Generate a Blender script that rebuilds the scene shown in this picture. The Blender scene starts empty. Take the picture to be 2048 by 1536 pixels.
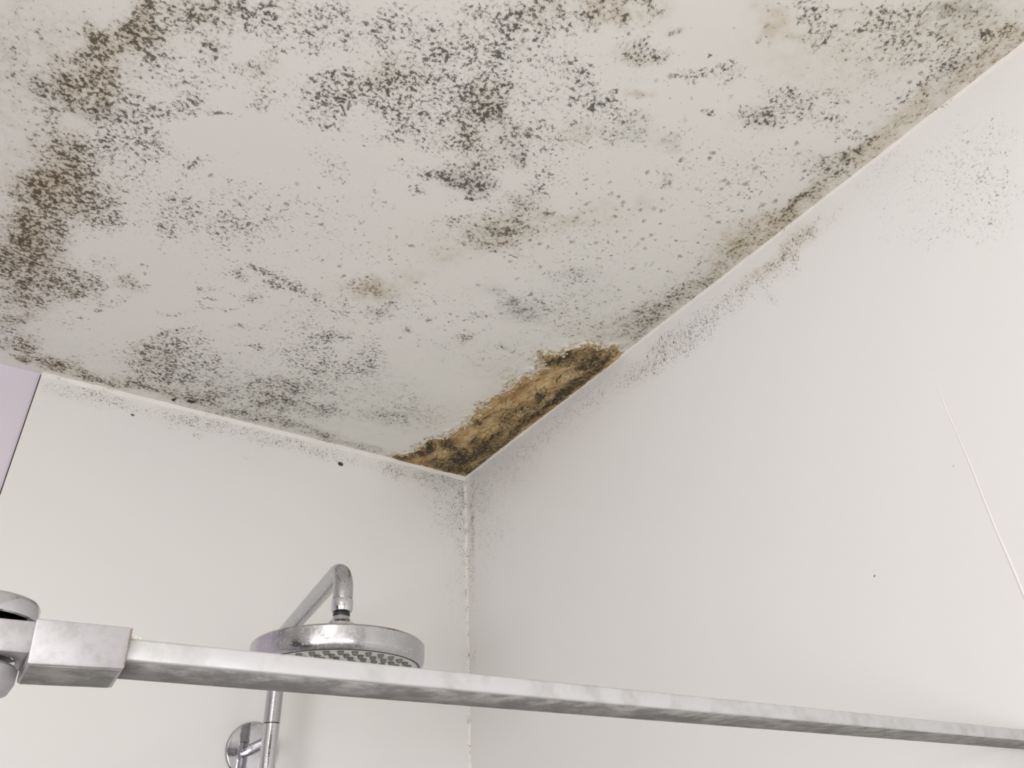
import bpy, bmesh, math, random
import numpy as np
from mathutils import Vector, Matrix

scene = bpy.context.scene
C = scene.collection
random.seed(4)
rng = np.random.default_rng(11)

# ------------------------------------------------------------------ camera
HC = 2.35                                   # ceiling height; the shower corner is at x = 0, y = 0
CAM = Vector((-0.78322, -1.30605, 1.59449))
RIGHT = Vector((0.833528, -0.550516, -0.046508))
DOWN = Vector((0.268228, 0.476836, -0.837067))
FWD = Vector((0.482996, 0.685244, 0.545120))
cam_data = bpy.data.cameras.new('camera')
cam_data.sensor_width = 36.0
cam_data.lens = 27.19
cam_data.clip_start = 0.01
cam = bpy.data.objects.new('camera', cam_data)
m = Matrix((RIGHT, -DOWN, -FWD)).transposed().to_4x4()
m.translation = CAM
cam.matrix_world = m
C.objects.link(cam)
scene.camera = cam

# ------------------------------------------------------------------ light and exposure
scene.view_settings.view_transform = 'Standard'
scene.view_settings.look = 'None'
scene.view_settings.gamma = 1.0
scene.view_settings.use_curve_mapping = False
scene.view_settings.exposure = 0.19

world = bpy.data.worlds.new('world')
scene.world = world
world.use_nodes = True
world.node_tree.nodes['Background'].inputs[0].default_value = (0.80, 0.85, 1.0, 1)
world.node_tree.nodes['Background'].inputs[1].default_value = 0.6

def area(name, loc, target, sx, sy, power, col):
    l = bpy.data.lights.new(name, 'AREA')
    l.shape = 'RECTANGLE'; l.size = sx; l.size_y = sy
    l.energy = power; l.color = col
    o = bpy.data.objects.new(name, l)
    o.location = loc
    o.rotation_euler = (Vector(target) - Vector(loc)).to_track_quat('-Z', 'Y').to_euler()
    C.objects.link(o)
    return o
# daylight through the bathroom window behind the camera, and the round lamp on the ceiling behind it
area('window_daylight', (-1.15, -2.86, 1.45), (-1.15, 0, 1.45), 0.9, 0.9, 7.0, (0.99, 0.98, 0.985))
area('side_fill_light', (-2.31, -2.25, 1.45), (0, -2.25, 1.45), 0.8, 0.9, 24, (1.0, 0.975, 0.995))  # added fill from an unseen side window, brightens the right wall
area('lamp_light', (-1.55, -2.05, 2.262), (-1.55, -2.05, 0), 0.3, 0.3, 8, (1.0, 0.97, 0.94))
scene.cycles.max_bounces = 6
scene.cycles.diffuse_bounces = 4
scene.cycles.glossy_bounces = 3

# ------------------------------------------------------------------ helpers
def link(name, me, mat=None, parent=None, smooth=False):
    o = bpy.data.objects.new(name, me)
    C.objects.link(o)
    if mat: me.materials.append(mat)
    if parent: o.parent = parent
    if smooth:
        me.polygons.foreach_set('use_smooth', [True] * len(me.polygons))
    return o

def obj(name, bm, mat=None, parent=None, smooth=True, angle=35):
    me = bpy.data.meshes.new(name)
    bmesh.ops.recalc_face_normals(bm, faces=bm.faces[:])
    for e in bm.edges:
        e.smooth = len(e.link_faces) < 2 or e.calc_face_angle(3.0) < math.radians(angle)
    bm.to_mesh(me); bm.free()
    return link(name, me, mat, parent, smooth)

def structure(o, label):
    o['kind'] = 'structure'; o['label'] = label
    return o

def thing(name, label, cat, loc=(0, 0, 0)):
    o = bpy.data.objects.new(name, None)
    o.empty_display_size = 0.05
    o.location = loc
    C.objects.link(o)
    o['label'] = label; o['category'] = cat
    return o

def add_box(bm, x0, x1, y0, y1, z0, z1, bev=0.0, seg=2):
    r = bmesh.ops.create_cube(bm, size=1.0)
    for v in r['verts']:
        v.co = Vector(((x0 + x1) / 2 + v.co.x * (x1 - x0), (y0 + y1) / 2 + v.co.y * (y1 - y0), (z0 + z1) / 2 + v.co.z * (z1 - z0)))
    if bev > 0:
        es = list({e for v in r['verts'] for e in v.link_edges})
        bmesh.ops.bevel(bm, geom=es, offset=bev, segments=seg, affect='EDGES', profile=0.5)

def add_lathe(bm, prof, origin, axis=(0, 0, 1), seg=48, close=True):
    """prof: list of (radius, height along axis)"""
    q = Vector((0, 0, 1)).rotation_difference(Vector(axis).normalized())
    o = Vector(origin)
    rings = []
    for r, h in prof:
        if r < 1e-6:
            rings.append([bm.verts.new(o + q @ Vector((0, 0, h)))])
        else:
            rings.append([bm.verts.new(o + q @ Vector((r * math.cos(2 * math.pi * k / seg), r * math.sin(2 * math.pi * k / seg), h))) for k in range(seg)])
    for a, b in zip(rings, rings[1:]):
        for k in range(seg):
            k2 = (k + 1) % seg
            if len(a) == 1: bm.faces.new((a[0], b[k], b[k2]))
            elif len(b) == 1: bm.faces.new((a[k], b[0], a[k2]))
            else: bm.faces.new((a[k], b[k], b[k2], a[k2]))

def add_tube(bm, pts, radius, seg=28, caps=True):
    pts = [Vector(p) for p in pts]
    n = len(pts)
    t0 = (pts[1] - pts[0]).normalized()
    ref = Vector((0, 0, 1)) if abs(t0.z) < 0.9 else Vector((1, 0, 0))
    u = t0.cross(ref).normalized()
    rings = []
    for i, p in enumerate(pts):
        t = (pts[min(i + 1, n - 1)] - pts[max(i - 1, 0)]).normalized()
        u = (u - t * u.dot(t)).normalized()
        w = t.cross(u)
        rad = radius[i] if isinstance(radius, (list, tuple)) else radius
        rings.append([bm.verts.new(p + u * (rad * math.cos(2 * math.pi * k / seg)) + w * (rad * math.sin(2 * math.pi * k / seg))) for k in range(seg)])
    for a, b in zip(rings, rings[1:]):
        for k in range(seg):
            k2 = (k + 1) % seg
            bm.faces.new((a[k], a[k2], b[k2], b[k]))
    if caps:
        bm.faces.new(rings[0]); bm.faces.new(rings[-1])

# ------------------------------------------------------------------ node helpers
class N:
    def __init__(self, name):
        self.m = bpy.data.materials.new(name)
        self.m.use_nodes = True
        self.t = self.m.node_tree
        self.b = self.t.nodes['Principled BSDF']
        self.tc = None
    def new(self, kind, **kw):
        n = self.t.nodes.new(kind)
        for k, v in kw.items(): setattr(n, k, v)
        return n
    def put(self, sock, v):
        if isinstance(v, bpy.types.NodeSocket): self.t.links.new(v, sock)
        elif v is not None:
            if isinstance(v, tuple) and len(v) == 3 and sock.type == 'RGBA': v = (*v, 1)
            sock.default_value = v
    def pos(self):
        if self.tc is None: self.tc = self.new('ShaderNodeTexCoord')
        return self.tc.outputs['Object']
    def math(self, op, a, b=None, c=None, clamp=False):
        n = self.new('ShaderNodeMath', operation=op, use_clamp=clamp)
        for s, v in zip(n.inputs, (a, b, c)): self.put(s, v)
        return n.outputs[0]
    def noise(self, scale, detail=2.0, rough=0.5, dist=0.0, vec=None):
        n = self.new('ShaderNodeTexNoise')
        self.put(n.inputs['Vector'], vec if vec is not None else self.pos())
        n.inputs['Scale'].default_value = scale
        n.inputs['Detail'].default_value = detail
        n.inputs['Roughness'].default_value = rough
        n.inputs['Distortion'].default_value = dist
        return n.outputs['Fac']
    def smooth(self, v, lo, hi, a=0.0, b=1.0):
        n = self.new('ShaderNodeMapRange', interpolation_type='SMOOTHSTEP')
        for i, x in enumerate((v, lo, hi, a, b)): self.put(n.inputs[i], x)
        return n.outputs[0]
    def lin(self, v, lo, hi, a=0.0, b=1.0):
        n = self.new('ShaderNodeMapRange')
        for i, x in enumerate((v, lo, hi, a, b)): self.put(n.inputs[i], x)
        return n.outputs[0]
    def mix(self, f, a, b):
        n = self.new('ShaderNodeMix', data_type='RGBA')
        self.put(n.inputs['Factor'], f)
        self.put(n.inputs[6], a); self.put(n.inputs[7], b)
        return n.outputs[2]
    def attr(self, name):
        n = self.new('ShaderNodeAttribute', attribute_name=name)
        s = self.new('ShaderNodeSeparateColor')
        self.t.links.new(n.outputs['Color'], s.inputs[0])
        return s.outputs[0], s.outputs[1], s.outputs[2], n.outputs['Alpha']
    def bump(self, h, strength, dist):
        n = self.new('ShaderNodeBump')
        n.inputs['Strength'].default_value = strength
        n.inputs['Distance'].default_value = dist
        self.put(n.inputs['Height'], h)
        self.t.links.new(n.outputs[0], self.b.inputs['Normal'])
    def set(self, **kw):
        for k, v in kw.items(): self.put(self.b.inputs[k.replace('_', ' ')], v)
        return self.m

def speck_nodes(n, scale, thr, F, blot):
    """clumped dark specks whose cover follows F"""
    fine = n.noise(scale, 3.0, 0.74)
    clump = n.math('ADD', fine, n.math('MULTIPLY', n.math('SUBTRACT', blot, 0.5), 0.42))
    d = n.math('SUBTRACT', clump, n.lin(F, 0.0, 1.0, thr[0], thr[1]))
    gate = n.smooth(F, 0.02, 0.14)
    return fine, n.math('MULTIPLY', n.smooth(d, -0.015, 0.065), gate), n.math('MULTIPLY', n.smooth(d, -0.16, 0.08), n.smooth(F, 0.05, 0.75))

def mould_material(name, base, scale, rough, thr, ceiling=False, strength=1.0):
    n = N(name)
    F, S, G, B = n.attr('mould_a')
    rot, dark, K, cream = n.attr('mould_b')
    blot = n.noise(64, 3, 0.7)
    fine, speck, soft = speck_nodes(n, scale, thr, F, blot)
    bl = n.smooth(blot, 0.30, 0.70, 0.35, 1.0)
    col = n.mix(n.math('MULTIPLY', n.math('MULTIPLY', G, bl), 0.66, clamp=True), base, (0.25, 0.245, 0.205))
    col = n.mix(n.math('MULTIPLY', n.math('MULTIPLY', B, bl), 0.80, clamp=True), col, (0.47, 0.355, 0.175))
    col = n.mix(n.math('MULTIPLY', soft, 0.42 * strength), col, n.mix(B, (0.22, 0.20, 0.155), (0.20, 0.145, 0.075)))
    if ceiling:
        # round soft colonies
        vo = n.new('ShaderNodeTexVoronoi')
        n.t.links.new(n.pos(), vo.inputs['Vector'])
        vo.inputs['Scale'].default_value = 74.0
        sc = n.new('ShaderNodeSeparateColor')
        n.t.links.new(vo.outputs['Color'], sc.inputs[0])
        has = n.math('LESS_THAN', sc.outputs[0], n.math('MULTIPLY', S, 0.95))
        rad = n.lin(sc.outputs[1], 0.0, 1.0, 0.15, 0.40)
        dd = n.math('ADD', vo.outputs['Distance'], n.math('MULTIPLY', n.math('SUBTRACT', fine, 0.5), -0.95))
        body = n.math('MULTIPLY', has, n.smooth(n.math('DIVIDE', dd, rad), 0.05, 1.15, 1.0, 0.0))
        col = n.mix(n.math('MULTIPLY', body, n.lin(sc.outputs[2], 0, 1, 0.2, 0.75)), col, n.mix(B, (0.17, 0.16, 0.125), (0.20, 0.13, 0.065)))
    sd = n.mix(n.smooth(blot, 0.36, 0.62), (0.19, 0.168, 0.13), (0.05, 0.043, 0.031))
    sd = n.mix(n.math('MULTIPLY', B, 0.65, clamp=True), sd, (0.075, 0.046, 0.018))
    col = n.mix(n.math('MULTIPLY', speck, n.math('MULTIPLY', n.lin(F, 0.15, 0.9, 0.62, 0.88), strength)), col, sd)
    col = n.mix(n.smooth(K, 0.25, 0.55), col, (0.035, 0.028, 0.018))
    return n, col, (rot, dark, cream)

def rot_material(name, base, scale, rough, thr):
    n, col, (rot, dark, cream) = mould_material(name, base, scale, rough, thr, ceiling=True)
    st = n.new('ShaderNodeMapping'); st.inputs['Scale'].default_value = (1.0, 0.55, 1.0)
    n.t.links.new(n.pos(), st.inputs['Vector'])
    ra = n.noise(26, 5, 0.65, 1.2, st.outputs[0])
    rb = n.noise(95, 4, 0.72, 0.6, st.outputs[0])
    rc = n.noise(260, 3, 0.7, 0.0, st.outputs[0])
    rcol = n.mix(n.smooth(ra, 0.36, 0.60), (0.46, 0.275, 0.105), (0.62, 0.46, 0.235))
    rcol = n.mix(n.math('MULTIPLY', n.smooth(rb, 0.54, 0.70), 0.75), rcol, (0.66, 0.55, 0.36))
    rcol = n.mix(n.math('MULTIPLY', n.smooth(rb, 0.48, 0.36), 0.6), rcol, (0.17, 0.105, 0.04))
    dk = n.math('ADD', dark, n.math('MULTIPLY', n.math('SUBTRACT', rc, 0.5), 2.0))
    dk = n.math('ADD', dk, n.math('MULTIPLY', n.math('SUBTRACT', rb, 0.5), 1.7))
    rcol = n.mix(n.math('MULTIPLY', n.smooth(dk, 0.16, 0.60), 0.70), rcol, (0.16, 0.125, 0.055))
    rcol = n.mix(n.math('MULTIPLY', n.smooth(dk, 0.55, 0.92), 0.9), rcol, (0.028, 0.022, 0.011))
    col = n.mix(n.math('MULTIPLY', cream, n.smooth(rc, 0.38, 0.60, 0.25, 0.9)), col, n.mix(n.smooth(rb, 0.42, 0.55), (0.50, 0.40, 0.24), (0.80, 0.75, 0.63)))
    rmask = n.smooth(n.math('ADD', rot, n.math('MULTIPLY', n.math('SUBTRACT', rb, 0.5), 1.1)), 0.36, 0.64)
    col = n.mix(rmask, col, rcol)
    n.bump(n.math('MULTIPLY', rc, n.math('ADD', rmask, n.math('MULTIPLY', cream, 0.8))), 0.7, 0.004)
    return n.set(Base_Color=col, Roughness=rough)

# ------------------------------------------------------------------ mould maps: ellipses in cm on each surface
# (centre u, centre v, half-axis, half-axis, angle, specks, colonies, grey, brown, black)
CEILING_MOULD = """-90.69 -64.82 8.69 5.44 -59 .3 0 .15 .15 0;-90.9 -52.93 12.37 2.96 -94 .22 0 .15 .12 0;-81.64 -75.12 2.27 1.59 -67 .7 0 0 .5 0;
-81.67 -71.85 3.33 2.28 -57 .75 0 0 .5 0;-84.01 -70.27 3.25 2.07 -51 .5 0 0 .4 0;-85.05 -66.6 3.01 2.01 -65 .7 0 0 .4 0;
-85.61 -64.01 3.61 2.39 -62 .8 0 0 .5 0;-83.63 -65.94 2.81 1.8 -80 .65 0 0 .6 0;-84.99 -61.6 4.11 2.63 -53 .8 0 0 .5 0;
-88.04 -59.28 2.97 1.62 -85 .6 0 .4 0 0;-83.72 -60.32 3.63 2.39 -56 .75 0 .35 0 0;-80.08 -61.76 3.13 2.13 -77 .65 0 0 0 0;
-87.11 -56.36 2.1 1.34 -72 .5 0 0 0 0;-85.63 -51.95 4.04 2.6 -73 .75 0 0 .4 0;-82.04 -56.93 2.43 1.49 -84 .6 0 0 0 0;
-80.96 -54.78 2.94 1.79 -85 .65 0 0 0 0;-85.86 -48.08 4.45 2.33 -87 1 0 .4 .9 0;-83.57 -50.73 3.71 2.43 -74 .75 0 0 0 0;
-77.89 -60.03 3.15 2.03 -86 .5 0 0 0 0;-76.4 -57.81 2.68 1.93 -68 .6 0 0 0 0;-78.44 -57.43 2.04 1.29 -86 .55 0 0 0 0;
-87.94 -43.65 3.77 1.96 138 .85 0 0 .6 0;-85.27 -43.61 4.74 3.03 -55 .95 0 0 .7 0;-81.19 -45.06 4.61 3.09 -73 .75 0 0 .3 0;
-79.09 -42.53 3.58 2.24 -84 .65 0 0 0 0;-86.47 -39.17 4.52 2.93 -66 .75 0 0 .5 0;-87.78 -33.27 5.84 3.65 -72 .85 0 .4 .5 0;
-84.65 -37.63 3.96 2.58 -70 .6 0 0 0 0;-77.49 -52.85 2.71 1.83 -80 .5 0 0 0 0;-72.34 -57.24 1.69 1.1 -90 .42 0 0 0 0;
-71.47 -58.67 1.25 .82 -91 .45 0 0 0 0;-71.62 -50.39 2.29 1.5 -46 .55 0 0 0 0;-70.24 -48.43 1.72 1.26 -56 .55 0 0 0 0;
-69.11 -46.55 1.68 1.08 136 .5 0 0 0 0;-72.74 -44.39 3.03 1.79 -92 .55 0 0 0 0;-66.72 -49.9 2.14 1.65 -65 .5 0 0 0 0;
-65.18 -47.78 2.2 1.71 -68 .5 0 0 0 0;-62.32 -50.25 2.03 1.38 137 .45 0 0 0 0;-76.78 -75.72 3.25 2.31 -55 .6 0 0 .15 0;
-76.57 -78.08 3.01 1.31 144 .6 0 0 .35 0;-74.87 -79.76 2.49 1.04 145 .5 0 0 0 0;-73.01 -78.77 2.62 1.84 -48 .47 0 0 0 0;
-70.83 -81.83 2.52 1.31 143 .55 0 0 0 0;-71.13 -80.13 2.38 1.85 -82 .45 0 0 0 0;-74.59 -72.7 2.18 1.43 -46 .6 0 0 0 0;
-74.36 -74.5 1.61 1.17 -83 .5 0 0 0 0;-79.57 -69.42 1.7 1.15 -81 .6 0 0 0 0;-78.1 -69.84 1.56 1.12 -73 .6 0 0 0 0;
-79.2 -67.73 1.94 1.18 135 .42 0 0 0 0;-76.79 -68.92 1.64 .91 140 .45 0 0 0 0;-76.06 -66.62 2.62 1.89 -75 .45 0 0 0 0;
-73.52 -70.2 2.2 1.23 141 .45 0 0 0 0;-71.44 -73.72 1.66 1.17 -48 .5 0 0 0 0;-75.81 -64.92 2.26 1.18 141 .55 0 0 0 0;
-76.71 -63.27 2.25 .81 146 .5 0 0 0 0;-73.65 -65.92 1.42 .79 141 .55 0 0 0 0;-71.71 -66.55 1.69 .67 146 .5 0 0 0 0;
-69.18 -74.82 1.64 1.07 138 .5 0 0 .3 0;-68.55 -77.88 2.39 1.44 141 .45 0 0 0 0;-67.71 -82.05 2.35 1.9 -84 .45 0 0 0 0;
-65.91 -84.01 2.01 1.67 -85 .45 0 0 0 0;-65.58 -79.92 1.85 1.49 -89 .45 0 0 0 0;-68.46 -71.5 2.7 2.11 -81 .62 0 0 0 0;
-63.05 -73.5 2.98 2.5 -66 .55 0 0 0 0;-61.26 -75.68 2.67 1.64 -107 .65 0 0 0 0;-62.6 -76.9 2.22 1.56 139 .55 0 0 0 0;
-62.19 -71.32 2.61 1.72 141 .4 0 0 0 0;-59.6 -71.74 1.77 1.39 -46 .4 0 0 0 0;-59.22 -66.7 3.06 2.27 137 .33 0 0 0 0;
-56.81 -65.59 2.09 1.76 -88 .35 0 0 0 0;-71.92 -80.97 12.49 2.39 148 .25 0 0 0 0;-68.55 -50.9 11.82 7.7 136 .22 0 0 0 0;
-60.65 -87.07 2.57 1.89 141 .5 0 0 0 0;-62.62 -82.9 1.58 1.13 140 .55 0 0 0 0;-59.79 -83.97 1.49 1.28 -95 .4 0 0 0 0;
-55.69 -88.12 2.1 1.69 142 .55 0 0 0 0;-54.53 -85.34 1.91 1.78 -56 .5 0 0 0 0;-53.35 -86.98 1.61 1.19 146 .5 0 0 0 0;
-52.74 -88.8 1.59 .87 148 .65 0 0 0 0;-52.09 -92.58 3.1 1.91 148 .65 0 0 0 0;-49.78 -89.18 2.42 2.08 149 .6 0 0 0 0;
-49.29 -91.88 1.72 1.58 -131 .6 0 0 0 0;-49.56 -94.85 2.58 1.35 149 .6 0 0 0 0;-47.33 -96.24 2.33 1.62 152 .65 0 0 .3 0;
-47.28 -93.99 2.11 .84 149 .6 0 0 0 0;-44.42 -96.49 1.41 1.04 -133 .55 0 0 0 0;-42.61 -94.09 1.79 .43 -127 .5 0 0 0 0;
-42.4 -92.53 1.65 .73 150 .45 0 0 0 0;-39.92 -92.09 2.25 1.38 152 .6 0 0 0 0;-45.4 -93.54 1.34 .87 151 .45 0 0 0 0;
-45.95 -91.12 1.63 .9 150 .45 0 0 0 0;-42.24 -99.78 2.87 1.88 154 .65 0 0 .6 0;-42.82 -97.68 1.15 1.02 -156 .5 0 0 0 0;
-40.43 -98.96 1.34 .99 158 .6 0 0 .6 0;-40.13 -101.34 2.08 .81 150 .5 0 0 0 0;-37.62 -102.46 2.12 1.34 156 .55 0 0 .5 0;
-37.47 -99.4 1.9 1.14 154 .6 0 0 0 0;-35.93 -98.7 2.21 1.46 156 .55 0 0 0 0;-35.58 -97.23 2.22 1.09 151 .65 0 0 .5 0;
-33.94 -98.74 1.67 .9 153 .55 0 0 0 0;-33.86 -102.1 .75 .59 -162 .65 0 0 .4 0;-57.72 -81.37 3.01 2.16 142 .6 0 0 .3 0;
-60.18 -77.33 2.33 1.88 -98 .7 0 0 0 0;-60.08 -75.32 1.48 1.27 -64 .6 0 0 0 0;-56.58 -79.54 2.24 1.61 142 .65 0 0 0 0;
-56.81 -77.32 2.57 1.99 139 .5 0 0 0 0;-53.89 -81.72 2.78 1.41 147 .6 0 0 0 0;-54.03 -78.7 2.85 1.68 146 .6 0 0 0 0;
-52.16 -83.3 1.67 1.15 146 .55 0 0 0 0;-52.45 -77.25 2.32 1.4 146 .5 0 0 0 0;-48.27 -87.18 2.49 1.25 149 .6 0 0 0 0;
-46.31 -86.89 1.4 .51 149 .8 0 0 0 0;-47.21 -84.74 2.55 1.45 149 .75 0 0 .3 0;-49.09 -84.13 .98 .56 -121 .6 0 0 0 0;
-49.43 -82.38 1.99 1.33 148 .6 0 0 0 0;-45.51 -83.11 1.37 1.27 -127 .95 0 .4 .2 0;-47.09 -81.58 2.61 1.73 148 .75 0 .3 0 0;
-43.68 -82.84 1.55 1.46 -136 .7 0 .2 0 0;-50.06 -79.53 1.45 1.04 146 .6 0 0 0 0;-45.59 -79.08 3.58 2.19 149 .75 0 0 .25 0;
-51.66 -75.73 2.36 1.44 146 .5 0 0 0 0;-53.7 -73.64 2.67 1.46 146 .55 0 0 0 0;-47.04 -75.86 3.02 1.51 148 .6 0 0 0 0;
-41.3 -79.95 2.63 1.82 -125 .75 0 .3 0 0;-38.81 -78.4 1.14 1.08 -176 .75 0 .5 0 0;-45.44 -76.83 1.21 1.06 147 .7 0 0 0 0;
-43.24 -77.54 1.22 .76 149 .7 0 0 0 0;-41.97 -75.85 2.49 1.59 149 .55 0 0 .2 0;-46.62 -70.79 1.57 1.22 145 .75 0 0 0 0;
-43.62 -73.26 2.2 2.03 145 .8 0 .4 0 0;-41.14 -72.44 2.88 1.85 149 .85 0 .6 0 0;-43.97 -72.1 1.58 1.23 147 .7 0 .3 0 0;
-41.28 -70.17 .65 .43 149 .95 0 0 0 0;-47.08 -67.89 1.28 1.01 143 .5 0 0 0 0;-51.46 -64.57 1.72 .95 -112 .4 0 0 0 0;
-50.19 -70.24 3.09 1.99 146 .42 0 0 0 0;-39.14 -83 2.43 2.18 165 .42 0 0 0 0;-34.08 -77.66 2.1 1.59 -132 .5 0 0 0 0;
-34.21 -75.62 1.18 1.02 161 .6 0 0 0 0;-33.98 -73.32 2.65 1.77 152 .5 0 .4 0 0;-33.39 -71.15 2.02 1.46 153 .45 0 .2 0 0;
-39.81 -65.83 2.02 1.4 149 .45 0 0 0 0;-34 -66.63 3.79 2.71 151 .65 0 .3 .5 0;-28.27 -73.13 3.07 1.68 152 .3 0 0 .4 0;
-30.75 -63.79 2.32 .57 178 .6 0 0 0 0;-38.02 -62.77 2.07 .79 149 .4 0 0 0 0;-38.32 -89.72 1.73 1 152 .5 0 0 0 0;-36.06 -90 1.77 1.34 159 .5 0 0 0 0;
-34.45 -91.78 1.51 1.29 177 .65 0 0 0 0;-34.1 -90.08 2.37 1.51 154 .55 0 0 0 0;-31.94 -90.33 1.8 1.05 153 .65 0 0 0 0;
-29.75 -89.31 3.36 1.82 153 .5 0 .4 0 0;-31.62 -87.05 1.27 1.08 175 .45 0 0 0 0;-41.03 -89.07 .79 .68 -138 .5 0 0 0 0;
-37.01 -91.84 .69 .52 158 .5 0 0 0 0;-54.54 -89.17 15.68 3.38 148 .28 0 0 0 0;-51.58 -81.68 12.99 5.93 148 .3 0 0 0 0;
-40.21 -86.26 8.35 6.95 -135 .25 0 0 0 0;-33.42 -87.08 3.64 2.18 153 .1 .6 0 0 0;-24.6 -91.58 4.13 3.32 -168 .1 .55 0 0 0;
-21.84 -85.91 5.96 4.06 160 .1 .8 0 0 0;-21.71 -78.87 8.25 5.42 157 .1 .6 0 0 0;-11.78 -78.09 5.38 4.03 -153 0 .6 0 0 0;
-28 -79.24 4.03 3.36 168 .1 .5 0 0 0;-24.6 -90.35 1.57 .9 155 .2 0 .5 0 0;-31.54 -94.11 1.46 .79 153 .2 .6 0 .6 0;
-20.64 -85.46 1.06 .75 -146 .6 0 .3 0 0;-34.98 -85.96 2.12 1.45 154 .1 .5 0 .4 0;-32.4 -95.74 4.6 2.56 153 .1 .4 0 0 0;
-20.3 -81.3 2.32 1.63 -143 0 0 0 .3 0;-21.52 -67.53 8.82 6.32 157 .1 .4 0 0 0;-6.24 -70.06 8.86 6.68 170 .1 .55 0 0 0;
-19.86 -65.36 2.24 1.32 153 .25 0 .3 0 0;-36.16 -70.25 6.01 5.42 157 .25 0 0 0 0;-36.67 -63.34 8.32 3.95 149 .15 0 0 .15 0;
-24.06 -111.33 2.43 1.07 153 .75 0 0 0 0;-22.45 -110.77 1.71 1.06 164 .8 0 0 0 0;-20.36 -109.98 2 1.12 159 .7 0 0 0 0;
-24.65 -110.52 1.1 .64 159 .6 0 0 0 0;-20.93 -113.02 1.35 .43 151 .7 0 0 .4 0;-20.08 -111.57 1.39 .66 155 .5 0 0 0 0;
-25.89 -108.37 2.18 1.46 -157 .1 .7 0 .55 0;-22.44 -107.31 1.7 .87 156 .15 .8 0 .5 0;-25.49 -106.6 1.45 .99 167 .1 .6 0 .45 0;
-16.65 -112.28 1.98 .86 154 .55 0 0 0 0;-14.52 -114.55 2.81 1.12 153 .55 0 0 0 0;-12.2 -115.31 1.6 1.01 176 .6 0 0 0 0;
-12.82 -112.98 2.32 1.05 155 .55 0 0 0 0;-17.03 -115.05 2.48 .98 153 .5 0 0 0 0;-15.14 -116.22 1.67 .75 155 .5 0 0 0 0;
-10.28 -118.32 2.38 1.31 164 .4 0 .7 0 0;-9.14 -120.34 2.28 1.05 158 .3 0 .5 0 0;-8.77 -116.18 1.52 .83 163 .7 0 0 0 0;
-6.52 -116.65 1.15 .67 -171 .8 0 0 0 0;-3.17 -120.41 1.76 .95 167 .9 0 0 .8 0;-3.93 -121.58 1.22 .63 164 .8 0 0 .6 0;
-4.73 -118.96 .68 .4 177 .85 0 0 0 0;-4.15 -117.83 .77 .44 169 .75 0 0 0 0;-9.57 -112.75 1.77 .73 154 .65 0 0 0 0;
-3.66 -115.13 1.91 1.1 -62 .8 0 .5 0 0;-4.55 -113.6 1.69 .64 -65 .8 0 0 0 0;-3.82 -111.64 1.55 .63 -154 .65 0 0 .7 0;
-3.04 -111.4 .42 .25 -167 1 0 0 0 .6;-4.76 -109.14 1.26 1.01 -74 .7 0 0 0 0;-11.21 -109.51 1.11 .61 161 .6 0 0 0 0;
-13.74 -109.74 1.08 .6 160 .5 0 0 0 0;-24.87 -101.11 2.32 1.14 154 .55 0 0 0 0;-26.79 -101.42 1.72 .92 155 .75 0 0 0 0;
-28.66 -99.01 1.72 .76 152 .75 0 0 0 0;-33.77 -102.16 .62 .49 -162 .7 0 0 0 0;-29.12 -105.37 .38 .29 -165 .8 0 0 0 0;
-28.99 -101.58 .4 .3 -161 .9 0 0 0 .5;-23.46 -96 .85 .42 153 .85 0 0 0 0;-17.64 -102.39 3.04 1.65 157 .58 0 0 0 0;
-17.44 -98.59 2.84 1.74 160 .68 0 .3 0 0;-14.87 -101.57 3.74 2.05 158 .5 0 0 0 0;-9.95 -103.15 1.89 .85 155 .6 0 0 0 0;
-12.96 -105.72 2.42 .99 153 .42 0 0 0 0;-4.85 -103.84 1.94 .88 155 .55 0 0 0 0;-7.01 -102.97 1.61 .73 155 .5 0 0 0 0;
-2.94 -103.49 1.36 .9 -78 .65 0 0 0 0;-3.49 -101.33 2.23 1.1 -67 .75 0 0 .4 0;-5.05 -98.43 3.42 1.94 161 .6 0 .3 0 0;
-2.73 -98.2 1.6 .69 -104 .75 0 0 0 0;-2.9 -91.72 2.96 .76 -90 .8 0 .4 0 0;-2.59 -93.47 1.86 1.18 -82 .6 0 .2 0 0;
-14.43 -88.39 5.96 4.58 -173 .15 .8 0 0 0;-8.39 -88.95 4.49 3.28 178 .15 .8 0 0 0;-5.98 -84.97 5.25 3.65 169 .15 .75 0 0 0;
-5.93 -79.17 6.76 4.07 159 .15 .7 0 0 0;-9.69 -95.15 5.4 3.15 160 .25 .5 0 0 0;-20.86 -92.08 4.29 3.35 -168 .1 .5 0 0 0;
-11.72 -84.84 6.3 4.84 -169 .1 .7 0 0 0;-10.34 -106.13 7.51 3.97 159 .2 .4 0 0 0;-6.68 -115.26 5.51 2.9 161 .3 .4 0 0 0;
-27.72 -108.41 1.74 1.26 175 .1 .4 0 .3 0;-15.97 -110.25 4.66 2.35 157 .25 .4 0 0 0;-1.09 -119.07 2.71 2.21 -101 .3 0 0 .65 0;
-1.23 -115.64 2.85 2.03 -97 .3 0 0 .55 0;-1.41 -110.78 3.57 2.11 -94 .3 0 0 .5 0;-2.1 -106.56 3.79 2.15 -94 .3 0 0 .6 0;
-2.13 -101.6 4.09 2.49 -96 .3 0 0 .55 0;-1.63 -95.07 4.47 2.33 -95 .3 0 0 .45 0;-1.42 -89.91 4.8 2.42 -95 .3 0 0 .6 0;
-1.76 -85.77 4.45 2.89 -104 .35 0 0 .75 0;-3.86 -83.02 3.38 3.25 -81 .25 0 0 .65 0;-1.61 -78 4.8 2.27 -96 .3 0 .1 .5 0;
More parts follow.
